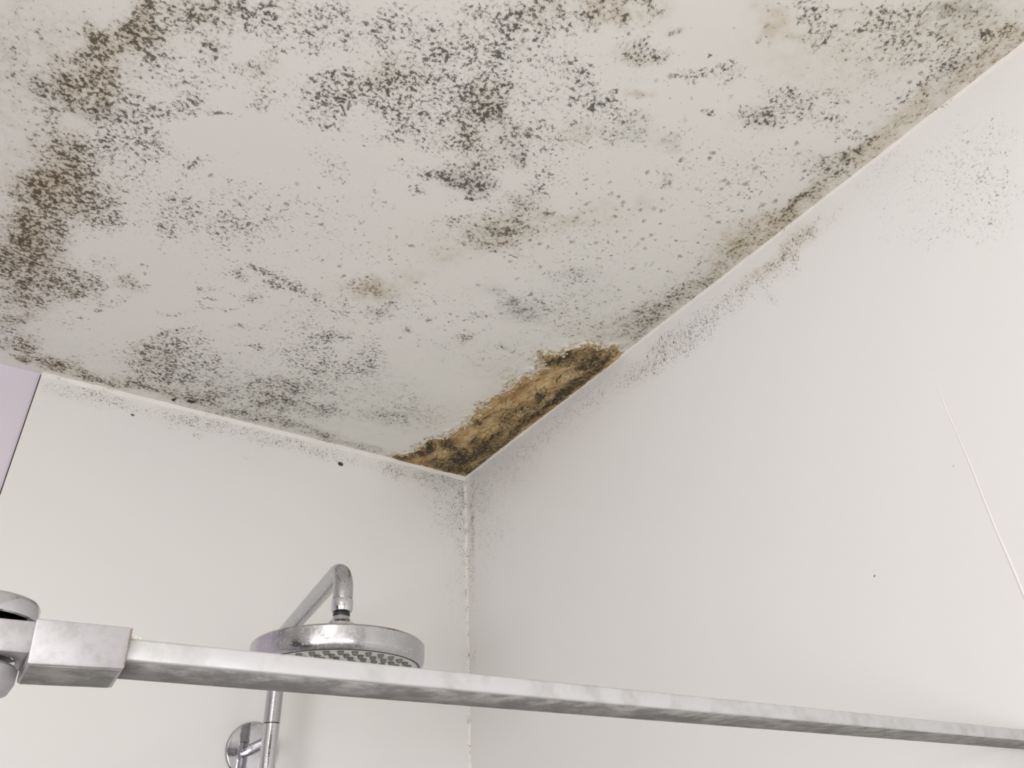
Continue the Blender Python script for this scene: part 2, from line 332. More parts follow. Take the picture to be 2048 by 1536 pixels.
-1.38 -72.63 5.08 1.93 -94 .35 0 .3 .3 0;-1.58 -66.2 5.47 2 -94 .35 0 .4 .15 0;-1.97 -59.49 5.92 2.29 -95 .4 0 .35 .35 0;
-12.8 -114.32 12.57 5.16 154 .15 0 0 .25 0;-7.18 -118.48 7.05 3.33 158 .2 0 0 .3 0;-17.29 -107.26 9.54 5.44 160 0 0 0 .15 0;
-3.91 -68.69 7.09 3.2 -95 .4 0 .2 0 0;-4.82 -60.92 6.24 2.99 -85 .35 0 .3 .2 0;-1.8 -121.12 2.24 1.12 -166 .4 0 0 .5 0;
-47.04 -47.64 2.17 1.11 147 .5 0 0 0 0;-45.19 -46.5 2.94 1.71 147 .4 0 0 0 0;-43.77 -46.93 3.7 2.51 145 .1 0 0 .75 0;
-41.75 -44.72 1.5 .24 156 .7 0 0 .4 0;-40.66 -45.91 1.44 1.12 -109 .55 0 0 0 0;-40.99 -42.2 2.31 1.48 146 .6 0 .3 0 0;
-46.06 -40.96 2.45 1.49 -109 .42 0 0 0 0;-32.75 -44.78 .79 .76 -55 .9 0 0 0 0;-26.11 -43.42 1.47 1.36 154 .6 0 0 .2 0;
-34.4 -40.98 1.2 1.05 140 .5 0 0 0 0;-24.41 -54.94 1.7 1.45 158 .4 0 .8 0 0;-21.08 -54.02 3.55 2.5 154 .42 0 .7 0 0;
-28.07 -55.83 1.89 1.16 151 .25 0 .45 0 0;-26.86 -49.95 1.57 1.26 152 .42 0 0 0 0;-44.02 -33.14 2.4 1.61 144 .55 0 0 0 0;
-36.97 -30.89 5.1 2.47 -113 .6 0 0 0 0;-36.68 -27.66 2.13 1.79 137 .65 0 0 0 0;-39.43 -27.47 1.7 1.45 -49 .55 0 0 0 0;
-39.06 -23.86 .95 .82 -91 .7 0 0 0 0;-42.25 -25.87 2.99 1.64 -109 .42 0 0 0 0;-40.07 -53.12 2.19 1.96 137 .2 0 0 .3 0;
-45.43 -54.65 4.2 2.05 148 .15 .2 0 0 0;-37.86 -59.11 2.83 2.07 148 .2 0 0 .25 0;-17.67 -44.55 2.67 .4 170 .5 0 0 0 0;
-38.08 -44.61 12.37 11.01 136 .16 .2 0 0 0;-19.33 -58.31 9.34 6.02 154 .2 .35 0 0 0;-12.9 -56.25 8.12 5.16 155 .25 0 .15 0 0;
-33.24 -21.09 10.63 8.21 143 .28 0 .25 0 0;-21.46 -15.57 5.74 5.56 -66 .3 0 .2 0 0;-24.64 -70.47 7.1 4.95 156 .1 .35 0 0 0;
-46.58 -58.6 5.86 4.7 -107 0 .25 0 0 0;-52.37 -58.45 5.61 3.89 -107 .1 .2 0 0 0;-25.58 -15.41 5.59 2.56 150 .35 0 .3 0 0;
-23.95 -22.42 2.79 2.7 -86 .35 0 0 0 0;-54.34 -52.87 9.53 5.81 144 .14 .3 0 0 0;-60.57 -54.62 7.91 5.32 139 .14 .25 0 0 0;
-49.91 -37.74 6.87 4.83 141 .2 0 .1 0 0;-33.93 -49.82 9.12 4.78 149 .14 .25 0 0 0;-22.53 -41.28 8.36 4.3 151 .16 0 .12 0 0;
-15.67 -38.33 6.98 3.87 152 .16 0 .1 .12 0;-15.73 -20.86 5.68 5.53 163 .18 0 0 .18 0;-13.08 -34.3 6.22 2.37 -93 .15 0 0 .25 0;
-15.32 -47.05 6.71 3.53 152 .18 0 .12 0 0;-15.44 -63.34 6.97 4.65 156 .16 .3 .15 0 0;-17.22 -72.5 6.02 4.96 174 .12 .5 0 0 0;
-24.02 -63.56 5.92 4.35 156 .12 .35 0 0 0;-9.15 -55.36 4.97 2.68 154 .2 0 0 .25 0;-31.14 -70 5.48 2.37 150 .15 0 0 .25 0;
-24.04 -76.41 4.13 2.76 156 .1 0 0 .2 0;-25.59 -96.8 5.01 3.84 174 .08 .4 0 0 0;-14.14 -92.46 4.62 3.42 -166 .12 .5 0 0 0;
-73.86 -49.75 5.96 4.29 -74 .18 .2 0 0 0;-66.34 -54.25 5.35 4.05 -56 .12 .3 0 0 0;-35.24 -82.47 4.72 4.21 -151 .2 0 0 0 0;
-87.9 -28.66 5.93 3.37 -81 .85 0 .3 .5 0;-86.04 -32.52 4.18 2.66 -72 .8 0 0 .5 0;-81.29 -26.69 4.85 3.27 -64 .8 0 0 .3 0;
-80.08 -24.7 1.68 1.14 -67 .95 0 0 .6 0;-78.84 -28.51 2.59 1.75 -73 .7 0 0 0 0;-84.78 -25.03 4.13 2.7 -66 .6 0 0 .2 0;
-86.36 -19.72 4.77 3.04 -56 .55 0 .2 .2 0;-86.24 -14.17 2.34 1.37 -47 .7 0 0 .5 0;-79.94 -17.38 3.89 2.34 -45 .38 0 0 0 0;
-76.59 -23.11 2.02 1.27 -83 .65 0 0 0 0;-74.62 -25.2 1.92 .99 -93 .6 0 0 0 0;-77.61 -34.25 2.15 1.44 -77 .5 0 0 0 0;
-74.51 -30.66 2.39 1.28 -92 .7 0 0 .4 0;-72.37 -31.4 1.28 .91 -75 .5 0 0 0 0;-73.61 -35.4 .85 .5 138 .6 0 0 0 0;-72.91 -33.98 .59 .4 -51 .8 0 0 0 0;
-88.17 -10.62 2.93 1.57 -83 .6 0 .2 0 0;-87.13 -6.58 3.23 1.86 -46 .8 0 0 .4 0;-85.05 -7.3 2.45 1.55 -72 .7 0 0 .4 0;
-85.39 -3.8 1.6 .8 141 .85 0 0 .5 0;-84.3 -2.81 1.69 1.04 -49 .85 0 0 .5 0;-82.74 -4.34 2.1 1.3 -49 .85 0 0 .5 0;
-80.92 -3.08 1.84 1.09 135 1 0 0 .8 .35;-78.58 -4.9 2.24 1.52 -60 .7 0 0 .4 0;-77.51 -2.64 2.93 1.96 -178 .65 0 0 .4 0;
-75.76 -3.11 2.16 1.4 -49 .6 0 0 .3 0;-71.78 -2.91 1.75 1.16 -49 .85 0 0 .4 0;-69.34 -3.03 2.13 1.22 141 .7 0 0 .4 0;
-67.22 -3.31 1.71 .93 142 .8 0 0 .3 0;-65.7 -2.7 1.71 .8 146 .8 0 0 0 0;-74.04 -1.99 3.02 1.33 -179 .65 0 0 .3 0;-67.7 -13.4 4.63 2.91 -89 .7 0 0 .3 0;
-65.45 -17.42 3.6 2.02 142 .5 0 0 0 0;-66.69 -20.44 2.5 1.82 -57 .65 0 0 0 0;-65.85 -22.88 .44 .33 -73 1 0 0 0 .7;
-64.06 -22.4 3.68 2.74 -77 .5 0 0 0 0;-63.56 -15.1 4.15 2.76 136 .55 0 0 0 0;-58.58 -16.93 2.72 1.17 -102 .6 0 0 0 0;
-61.66 -21.16 1.83 1.39 -75 .55 0 0 0 0;-62.55 -8.65 2.6 1.78 -46 .7 0 0 0 0;-64.14 -11.92 4.09 1.76 147 .5 0 0 0 0;
-66.5 -6.41 3.34 1.52 146 .5 0 0 0 0;-60.89 -1.8 .68 .52 -68 1 0 0 0 .9;-58.11 -2.39 .65 .48 -83 1 0 0 0 .9;-62.24 -3.9 4.89 2.04 -179 .65 0 .3 .3 0;
-56.56 -4.41 3.55 2.3 140 .75 0 .3 .2 0;-51.47 -2.5 4.43 2.14 -177 .75 0 .5 0 0;-54.31 -7.01 3.55 2.43 138 .5 0 0 0 0;
-46.65 -9.94 3.78 3.15 -66 .7 0 .5 .15 0;-43.14 -10.73 2.71 2.03 138 .7 0 .6 0 0;-43.48 -15.16 2.26 1.89 -55 .55 0 .5 0 0;
-36.92 -11.39 3.21 2.46 140 .65 0 .6 0 0;-46.54 -15.86 5.18 3.16 145 .5 0 .3 0 0;-41.69 -19.32 4.34 3.15 142 .45 0 .1 0 0;
-46.55 -2.13 .5 .42 -72 1 0 0 0 .8;-43.71 -3.28 5.58 2.18 -178 .55 0 .5 0 0;-36.86 -2.74 5.86 2.24 -177 .5 0 .45 0 0;
-29.41 -1.84 5.15 1.92 -177 .48 0 .45 0 0;-23.31 -1.62 4.29 1.57 -177 .4 0 .35 0 0;-59 -43.14 1.89 .88 174 .9 0 0 0 0;
-56.06 -41.84 2.06 1.51 135 .75 0 0 0 0;-54.49 -41.85 1.82 1.11 143 .65 0 0 0 0;-52.46 -41.33 1.18 .85 -100 .7 0 0 0 0;
-50.15 -40.79 1.45 1.08 -100 .65 0 0 0 0;-58.53 -36.32 1.75 1.36 -84 .6 0 0 0 0;-62.27 -40.35 1.77 .85 145 .6 0 0 0 0;
-63.52 -32.74 .66 .35 144 .95 0 0 0 .3;-64.96 -35.35 1.86 1.29 -47 .55 0 0 0 0;-64.31 -30.23 1.06 .79 -79 .6 0 0 0 0;
-61.59 -31.39 2.59 .48 149 .6 0 0 0 0;-58.31 -28.26 1.4 .88 141 .65 0 0 0 0;-55.47 -29.45 1.93 .64 149 .55 0 0 0 0;
-54.98 -23.72 .75 .59 -82 .8 0 0 0 0;-53.52 -24.24 1.15 .62 -103 .6 0 0 0 0;-49.17 -34.12 2.09 1.78 -72 .6 0 0 0 0;
-44.21 -33.81 2.06 1.8 -61 .55 0 0 0 0;-68.14 -26.62 1.35 .71 143 .55 0 0 0 0;-65.97 -27.87 1.34 .6 146 .5 0 0 0 0;
-46.8 -30.77 3.2 2.02 144 .42 0 0 0 0;-46.41 -26.01 4.12 2.83 142 .47 0 0 0 0;-42.17 -24.37 3.37 2.24 144 .47 0 0 0 0;
-61.08 -39.28 8.82 6.36 -47 .2 0 0 0 0;-59.81 -13.35 12.52 7.36 142 .3 0 .12 0 0;-50.18 -9.7 18.95 6.7 -180 .35 0 .25 0 0;
-48.88 -26.24 9.02 7.52 -80 .25 0 0 0 0;-63.89 -10.17 5.03 2.95 141 .4 0 0 0 0;-74.93 -11.36 9.45 4.07 145 .2 0 0 0 0;
-87.48 -23.83 14.34 3.69 -94 .45 0 .2 .2 0;-85.47 -57.05 1.73 1.14 -67 -.8 0 0 0 0;-43.59 -80.72 1.31 .65 149 -.7 0 0 0 0;
-64.95 -67.06 4.56 3.31 -94 -.3 0 0 0 0;-28.52 -58.35 4.46 2.81 151 -.3 0 0 0 0;-35.45 -55.58 5.84 3.31 149 -.3 0 0 0 0;
-15.33 -108.47 2.37 1.22 157 -.4 0 0 0 0;-74.44 -59.6 2.99 1.78 138 -.2 0 0 0 0;-22.42 -29.05 7.98 6.52 150 -.35 0 0 0 0"""
ROT_DARK = """-5.34 -48.74 3.47 2.67 -60 .6;-8.08 -47.68 1.52 1.26 -144 .8;-9.65 -45.77 2.42 1.34 -50 .8;-11.65 -45.48 .9 .68 -133 .8;-4.3 -46.55 .97 .83 -158 .9;
-3.22 -48.56 2.14 1.63 -93 .55;-2.03 -41.27 5.65 1.39 -92 .8;-1.94 -36.1 5.2 1.17 -92 .75;-5.12 -35.31 2.24 1.28 -128 .7;-5.52 -29.66 3.74 1.91 -74 .5;
-5.61 -24.97 2.2 1.82 -96 .6;-10.36 -21.7 1.65 1.06 -105 .6;-3.37 -13.9 4.53 2.29 -98 .65;-2.07 -22.07 3.72 1.09 -94 .65;-5.07 -7.56 3.6 2.25 -115 .95;
-6.91 -15.05 1.72 1.33 -101 .8;-11.23 -11.53 2.55 1.75 -109 .85;-13.52 -8.85 2.72 1 -118 1;-14.15 -4.88 2.76 1.24 -49 .9;
-15.95 -1.68 1.74 1.03 -179 .8;-5.85 -1.99 3.68 1.6 -172 .7;-2.13 -3.19 2.39 2.3 -166 .7;-9.43 -3.68 2.08 1.79 153 .5;-5.98 -42.37 .78 .22 -103 1;
-5.86 -41.16 .74 .19 -114 1;-9.6 -24.47 1.43 .3 -86 1;-9.34 -22.05 .73 .25 -96 1;-9.71 -36.2 1.17 .63 -93 .5;-8.48 -10.16 2.02 1.54 -99 .6;
-4.51 -20.95 1.97 1.26 -90 .5;-4.53 -18.21 4.38 1.1 -92 .5;-2.38 -28.26 4.04 1.2 -93 .6;-1.2 -47.42 2.79 .86 -93 .6;-8.54 -39.09 .73 .63 170 .5;
-2.87 -10.75 3.06 1.48 -96 .6;-1.68 -51.16 2.67 .73 -92 .5;-1.08 -45.14 3.4 .75 -92 .55;-1.2 -37.89 4.25 .78 -91 .6;-1.57 -27.42 4.69 .82 -91 .6;
-1.22 -17.69 4.7 .86 -91 .6;-.35 -7.03 4.87 1.04 -92 .6;-4.53 -51.56 1.86 1.03 143 .45;-7.87 -49.66 1.79 .83 -68 .5;-6.21 -5.17 2.74 2.15 -180 .6"""
BACK_MOULD = """-79.04 232.92 2.9 2.09 -177 .5 0 0 0 0;-74.83 232.74 3 1.73 178 .5 0 0 0 0;-72.28 233.53 3.07 1.56 179 .55 0 0 0 0;
-69.67 232.5 2.72 1.37 179 .55 0 0 0 0;-72.44 232.47 4.58 1.45 179 .35 0 0 0 0;-66.96 231.07 .41 .28 152 1 0 0 0 .7;
-61.88 232.54 4.93 1.81 179 .55 0 0 0 0;-58.12 233.11 3.38 1.64 180 .6 0 0 0 0;-54.08 232.68 3.91 1.86 180 .62 0 0 0 0;
-55.83 229.91 .87 .59 -160 .6 0 0 0 0;-52.52 234.18 3.53 1.26 180 .5 0 0 0 0;-46.78 232.78 5.47 1.7 180 .5 0 0 0 0;
-42.01 232.77 3.77 1.73 -179 .6 0 0 0 0;-46.16 228.3 1.29 .5 -165 .5 0 0 0 0;-37.09 232.76 4.86 1.76 -180 .5 0 0 0 0;
-33 232.38 4.98 1.99 -179 .52 0 0 0 0;-28.63 230.93 .59 .4 164 1 0 0 0 1;-26.74 232.51 5.19 2.04 -179 .5 0 0 0 0;
-19.09 232.46 3.31 2.29 -171 .65 0 0 0 0;-16.82 231.87 3.28 2.34 -177 .6 0 0 0 0;-12.24 232.37 5.68 2.36 -178 .5 0 0 0 0;
-6.31 232.58 4.77 2.97 -172 .55 0 0 0 0;-3.9 227.34 5.84 4.11 -103 .5 0 0 0 0;-8.66 228.6 6.14 4.34 -155 .45 0 0 0 0;
-6.26 221.3 4.97 4.06 -142 .4 0 0 0 0;-2.11 224.31 10.11 1.93 -91 .5 0 0 0 0;-.85 219.03 13.04 .95 -91 .6 0 0 0 0;-.8 231.48 4.74 1.49 -92 .6 0 .2 0 0;
-20.9 224.86 7.62 2.1 -167 .3 0 0 0 0;-55.78 232.2 29.98 4.1 179 .3 0 0 0 0;-6.32 233.17 5.89 1.69 -179 .4 0 .2 .1 0;
-10.08 210.76 6.81 5.76 -149 .28 0 0 0 0;-3.4 207.23 9.93 2.81 -91 .35 0 0 0 0;-.74 195.15 7.33 1.1 -91 .4 0 0 0 0;
-43.33 207.93 17.06 5.27 -171 .12 0 0 0 0"""
RIGHT_MOULD = """-15.31 228.51 9.9 4.77 -164 .36 0 .08 0 0;-5.73 228.11 5.04 3.52 -118 .4 0 .12 0 0;-2.67 227.08 6.75 1.22 -89 .75 0 .2 0 0;
-2.2 219.49 6.43 1.19 -89 .7 0 .15 0 0;-1.64 209.22 6.01 1.34 -89 .55 0 0 0 0;-1.51 194.89 4.53 1.82 -90 .5 0 0 0 0;
-11.07 220.5 8.17 5.61 -140 .32 0 0 0 0;-24.39 230.96 8.44 3.17 -174 .45 0 0 0 0;-35.82 231.73 7.58 3.04 -174 .45 0 0 0 0;
-46.02 231.48 5.79 2.84 -170 .5 0 0 0 0;-55.53 229.58 4.64 2.36 -172 .65 0 0 .1 0;-62.41 230.83 4.39 2.57 -167 .66 0 0 .1 0;
-60.62 228.03 3.8 1.68 -176 .6 0 0 0 0;-66.83 228.04 2.83 1.9 -160 .62 0 0 0 0;-59.96 230.38 6.81 3.21 -174 .4 0 0 0 0;
-71.07 230.04 4.32 2.48 -171 .5 0 0 0 0;-69.75 229.01 3.83 2.71 -150 .5 0 0 0 0;-75.17 230.07 3.39 2.35 -161 .5 0 0 0 0;
-78.18 230.29 2.26 1.67 -139 .62 0 0 0 0;-82.6 229.38 2.97 1.85 -172 .6 0 0 0 0;-82.84 225.59 2.2 .88 -97 .6 0 0 0 0;
-88.11 231.57 3.43 1.31 -179 .72 0 0 .3 0;-89.59 232.21 2.75 1.83 -170 .62 0 0 .2 0;-84.37 230.81 4.29 1.14 179 .62 0 0 .3 0;
-80.42 231.47 3.03 1.17 -179 .5 0 0 .25 0;-93.53 231.65 2.6 1.78 -171 .4 0 0 .1 0;-87.43 229.35 1.56 .64 -78 .6 0 0 0 0;
-86.86 228.88 2.01 1.18 -86 .5 0 0 0 0;-102.95 226.88 10.6 4.94 -131 .36 0 0 0 0;-108.69 228.3 7.89 3 -131 .38 0 0 0 0;
-113.16 228.86 6.43 3.35 -121 .36 0 0 0 0;-101.97 234.05 3.51 2.59 -170 .36 0 0 0 0;-109.92 219.04 5.49 3.69 -116 .38 0 0 0 0;
-113.12 221.51 7.45 3.02 -73 .36 0 0 0 0;-103.62 219.75 7.55 2.41 -138 .28 0 0 0 0;-97.19 193.48 .46 .1 -150 .9 0 0 0 .5;
-98.62 189.43 .19 .15 -156 1 0 0 0 .7;-98.71 184.38 .18 .14 -165 1 0 0 0 .7;-97.24 183 .14 .09 -165 1 0 0 0 .7;-97.8 180.46 .18 .13 -171 1 0 0 0 .8;
-85.1 185.75 .18 .16 -169 1 0 0 0 .6;-30.76 228.96 25.73 7.45 -178 .3 0 0 0 0;-74.96 229.28 15.97 4.95 180 .3 0 0 0 0;
-5.1 214.26 20.43 4.74 -88 .4 0 0 0 0;-14.22 214.19 7.58 5.41 -142 .3 0 0 0 0"""
ROT_OUTLINE = [(-0.1784,-0.0090), (-0.1717,-0.0275), (-0.1509,-0.0535), (-0.1511,-0.1011), (-0.1253,-0.1383), (-0.1127,-0.1813), (-0.1209,-0.2160), (-0.1235,-0.2606), (-0.1193,-0.3012), (-0.1106,-0.3334), (-0.1151,-0.3761), (-0.1034,-0.4028), (-0.0926,-0.4285), (-0.1232,-0.4510), (-0.1142,-0.4662), (-0.0882,-0.4710), (-0.0877,-0.5014), (-0.0730,-0.5261), (-0.0389,-0.5358), (0.0400,-0.5353), (0.0400,-0.4914), (0.0400,-0.4374), (0.0400,-0.3170), (0.0400,-0.2057), (0.0400,-0.0812), (0.0400,0.0400), (-0.0792,0.0400), (-0.1669,0.0400)]

def rows(t):
    return np.array([[float(x) for x in r.split()] for r in t.replace('\n', '').split(';') if r.strip()])

def hashn(ix, iy, seed):
    h = (ix * 374761393 + iy * 668265263 + seed * 974634721) & 0xffffffff
    h = ((h ^ (h >> 13)) * 1274126177) & 0xffffffff
    return ((h ^ (h >> 16)) & 0xffff) / 65535.0

def vnoise(u, v, scale, seed):
    x = u * scale; y = v * scale
    ix = np.floor(x).astype(np.int64); iy = np.floor(y).astype(np.int64)
    fx = x - ix; fy = y - iy
    fx = fx * fx * (3 - 2 * fx); fy = fy * fy * (3 - 2 * fy)
    a = hashn(ix, iy, seed); b = hashn(ix + 1, iy, seed); c = hashn(ix, iy + 1, seed); d = hashn(ix + 1, iy + 1, seed)
    return (a + (b - a) * fx) * (1 - fy) + (c + (d - c) * fx) * fy - 0.5

def fbm(u, v, scale, seed, oct=4, gain=0.55):
    s = 0; a = 1.0
    for o in range(oct):
        s = s + a * vnoise(u, v, scale * 2 ** o, seed + o); a *= gain
    return s

def splat(u, v, data, warp=0.008, dot=0.72):
    """u, v in metres -> accumulated channels"""
    nch = data.shape[1] - 5
    wu = u + warp * (2 * vnoise(u, v, 40, 3) + 1.2 * vnoise(u, v, 110, 5))
    wv = v + warp * (2 * vnoise(u, v, 40, 7) + 1.2 * vnoise(u, v, 110, 9))
    keep = np.ones((nch, len(u)), dtype=np.float32)
    cut = np.ones(len(u), dtype=np.float32)
    for r in data:
        cu, cv, a, b, ang = r[0] / 100, r[1] / 100, r[2] / 100, r[3] / 100, math.radians(r[4])
        R = 1.9 * max(a, b) + 0.002
        idx = np.nonzero((np.abs(wu - cu) < R) & (np.abs(wv - cv) < R))[0]
        small = max(a, b) < 0.006
        du = (u if small else wu)[idx] - cu; dv = (v if small else wv)[idx] - cv
        p = (du * math.cos(ang) + dv * math.sin(ang)) / a
        q = (-du * math.sin(ang) + dv * math.cos(ang)) / b
        if small: p = p / dot; q = q / dot
        g = np.exp(-(p * p + q * q) ** 1.25 * 0.9)
        if r[5] < 0:
            cut[idx] *= 1 + r[5] * g
        else:
            for c in range(nch):
                if r[5 + c] > 0: keep[c][idx] *= 1 - r[5 + c] * g
    out = 1 - keep
    out[0] = np.clip(out[0], 0, 1) ** 0.85 * cut
    return out

def set_attr(me, name, arr4):
    at = me.attributes.new(name, 'FLOAT_COLOR', 'POINT')
    at.data.foreach_set('color', np.ascontiguousarray(arr4, dtype=np.float32).ravel())

def grid_mesh(name, P, nu, nv, extra_v=None, extra_f=None, flip=False):
    """P: (nu*nv,3) array row-major u then v; fast quad grid, then extra quads"""
    i = np.arange(nu - 1)[:, None] * nv + np.arange(nv - 1)[None, :]
    q = np.stack([i, i + nv, i + nv + 1, i + 1], -1).reshape(-1, 4)
    if flip: q = q[:, ::-1]
    V = P
    if extra_v is not None:
        V = np.concatenate([P, np.array(extra_v, dtype=float)])
        q = np.concatenate([q, np.array(extra_f) + len(P)])
    me = bpy.data.meshes.new(name)
    me.vertices.add(len(V)); me.vertices.foreach_set('co', V.astype(np.float32).ravel())
    me.loops.add(q.size); me.loops.foreach_set('vertex_index', q.astype(np.int32).ravel())
    me.polygons.add(len(q))
    me.polygons.foreach_set('loop_start', np.arange(0, q.size, 4, dtype=np.int32))
    me.update(calc_edges=True); me.validate()
    return me

BOX = [(0, 3, 2, 1), (4, 5, 6, 7), (0, 1, 5, 4), (1, 2, 6, 5), (2, 3, 7, 6), (3, 0, 4, 7)]
def box_v(x0, x1, y0, y1, z0, z1):
    return [(x0, y0, z0), (x1, y0, z0), (x1, y1, z0), (x0, y1, z0), (x0, y0, z1), (x1, y0, z1), (x1, y1, z1), (x0, y1, z1)]

# ------------------------------------------------------------------ materials
CEIL, CREAM = (0.84, 0.833, 0.78), (0.795, 0.79, 0.765)
CT = (0.70, 0.482)
n, c, _ = mould_material('mouldy_ceiling_paint', CEIL, 200, 0.75, CT, ceiling=True); M_ceiling = n.set(Base_Color=c, Roughness=0.75)
M_rot = rot_material('rotten_plaster', CEIL, 200, 0.75, CT)
n = N('ceiling_paint'); M_ceiling_plain = n.set(Base_Color=(*CEIL, 1), Roughness=0.75)
n, c, _ = mould_material('mouldy_shower_board', CREAM, 270, 0.32, (0.785, 0.53), strength=0.85); M_panel = n.set(Base_Color=c, Roughness=0.32)
n = N('shower_board'); M_panel_plain = n.set(Base_Color=(*CREAM, 1), Roughness=0.32)
n = N('lavender_paint'); M_lav = n.set(Base_Color=(0.70, 0.64, 0.72), Roughness=0.6)
n = N('white_paint'); M_white = n.set(Base_Color=n.mix(n.noise(6, 3), (0.78, 0.76, 0.74), (0.82, 0.80, 0.79)), Roughness=0.55)
n = N('floor_tile')
br = n.new('ShaderNodeTexBrick'); n.t.links.new(n.pos(), br.inputs['Vector'])
br.offset = 0.0
for k, v in (('Color1', (0.27, 0.265, 0.255, 1)), ('Color2', (0.32, 0.31, 0.30, 1)), ('Mortar', (0.12, 0.12, 0.115, 1)), ('Scale', 1.0), ('Mortar Size', 0.004), ('Brick Width', 0.3), ('Row Height', 0.3)):
    br.inputs[k].default_value = v
M_floor = n.set(Base_Color=br.outputs[0], Roughness=0.35)
n = N('added_door_paint'); M_door = n.set(Base_Color=n.mix(n.noise(8, 4), (0.06, 0.05, 0.045), (0.09, 0.075, 0.06)), Roughness=0.45)
n = N('opal_glass'); M_opal = n.set(Base_Color=(0.9, 0.9, 0.88), Roughness=0.3, Emission_Color=(1.0, 0.93, 0.88), Emission_Strength=0.3)
n = N('daylit_frosted_glass'); M_frost = n.set(Base_Color=(0.9, 0.9, 0.9), Roughness=0.4, Emission_Color=(1.0, 0.97, 1.0), Emission_Strength=0.3)

def sealant(name, dirt):
    n = N(name)
    a = n.noise(38, 4, 0.65); b = n.noise(520, 3, 0.6)
    f = n.smooth(n.math('ADD', n.math('MULTIPLY', a, 0.45), n.math('MULTIPLY', b, 0.55)), 0.585 - dirt, 0.66 - dirt)
    c = n.mix(n.smooth(n.noise(14, 3), 0.35, 0.65), (0.84, 0.82, 0.77), (0.80, 0.78, 0.72))
    n.bump(n.noise(120, 3), 0.4, 0.0008)
    return n.set(Base_Color=n.mix(n.math('MULTIPLY', f, 0.85), c, (0.12, 0.10, 0.07)), Roughness=0.5)
M_seal = sealant('ivory_sealant', 0.0)
M_seal_dirty = sealant('mouldy_sealant', 0.055)
n = N('black_gap'); M_gap = n.set(Base_Color=(0.05, 0.035, 0.03), Roughness=0.9)

def chrome(name, base, r0, r1, scale_amt, spots=110, lo=0.52, hi=0.66):
    n = N(name)
    lime = n.math('MULTIPLY', n.smooth(n.math('ADD', n.math('MULTIPLY', n.noise(spots, 5, 0.7), 0.6), n.math('MULTIPLY', n.noise(spots * 4, 3, 0.6), 0.4)), lo, hi), scale_amt)
    n.bump(n.noise(spots * 2, 3, 0.6), 0.12, 0.0006)
    return n.set(Base_Color=n.mix(lime, base, (0.50, 0.50, 0.50)), Metallic=n.lin(lime, 0, 1, 1.0, 0.25),
                 Roughness=n.lin(lime, 0, 1, r0, r1))
M_chrome = chrome('chrome', (0.60, 0.60, 0.62), 0.08, 0.45, 0.3)
M_chrome_limed = chrome('chrome_with_limescale', (0.47, 0.47, 0.485), 0.16, 0.5, 0.45, 130, 0.44, 0.66)
M_chrome_clean = chrome('chrome_clean', (0.55, 0.55, 0.58), 0.05, 0.4, 0.2)
n = N('brushed_aluminium')
st = n.new('ShaderNodeMapping'); st.inputs['Scale'].default_value = (6.0, 160.0, 160.0)
n.t.links.new(n.pos(), st.inputs['Vector'])
s1 = n.noise(3.0, 5, 0.7, 0, st.outputs[0]); s2 = n.noise(45, 4, 0.65)
n.bump(s1, 0.15, 0.0004)
M_alu = n.set(Base_Color=n.mix(n.smooth(s2, 0.45, 0.68), (0.53, 0.53, 0.54), (0.44, 0.44, 0.435)), Metallic=0.45, Roughness=n.lin(s2, 0.3, 0.7, 0.30, 0.5))
n = N('cast_zinc')
M_zinc = n.set(Base_Color=n.mix(n.smooth(n.noise(130, 5, 0.7), 0.4, 0.65), (0.46, 0.448, 0.468), (0.38, 0.37, 0.375)), Metallic=0.45, Roughness=0.42)
n = N('grime'); M_grime = n.set(Base_Color=n.mix(n.noise(400, 3), (0.14, 0.10, 0.075), (0.40, 0.35, 0.30)), Roughness=0.9)
n = N('grey_plastic'); M_face = n.set(Base_Color=n.mix(n.smooth(n.noise(120, 4), 0.4, 0.7), (0.70, 0.70, 0.66), (0.60, 0.60, 0.57)), Roughness=0.45)
n = N('grey_rubber'); M_rubber = n.set(Base_Color=n.mix(n.noise(500, 2), (0.13, 0.13, 0.125), (0.22, 0.22, 0.21)), Roughness=0.7)
n = N('black_rubber'); M_black = n.set(Base_Color=(0.02, 0.02, 0.022), Roughness=0.4)
n = N('peeling_paint'); M_flake = n.set(Base_Color=n.mix(n.smooth(n.noise(160, 4), 0.42, 0.6), (0.72, 0.66, 0.53), (0.45, 0.34, 0.19)), Roughness=0.8)

# ------------------------------------------------------------------ setting: ceiling
XR, XL, YF = 0.0, -2.35, -2.9
def spaced(stops):
    out = []
    for (a, b, d) in stops:
        k = max(2, int(round((b - a) / d)))
        out.append(np.linspace(a, b, k, endpoint=False))
    return np.concatenate(out + [np.array([stops[-1][1]])])
gx = spaced([(-1.52, -0.98, 0.006), (-0.98, -0.17, 0.0022), (-0.17, 0.03, 0.0013)])
gy = spaced([(-1.85, -1.28, 0.006), (-1.28, -0.57, 0.0022), (-0.57, 0.03, 0.0014)])
U, V = np.meshgrid(gx, gy, indexing='ij')
u = U.ravel(); v = V.ravel()
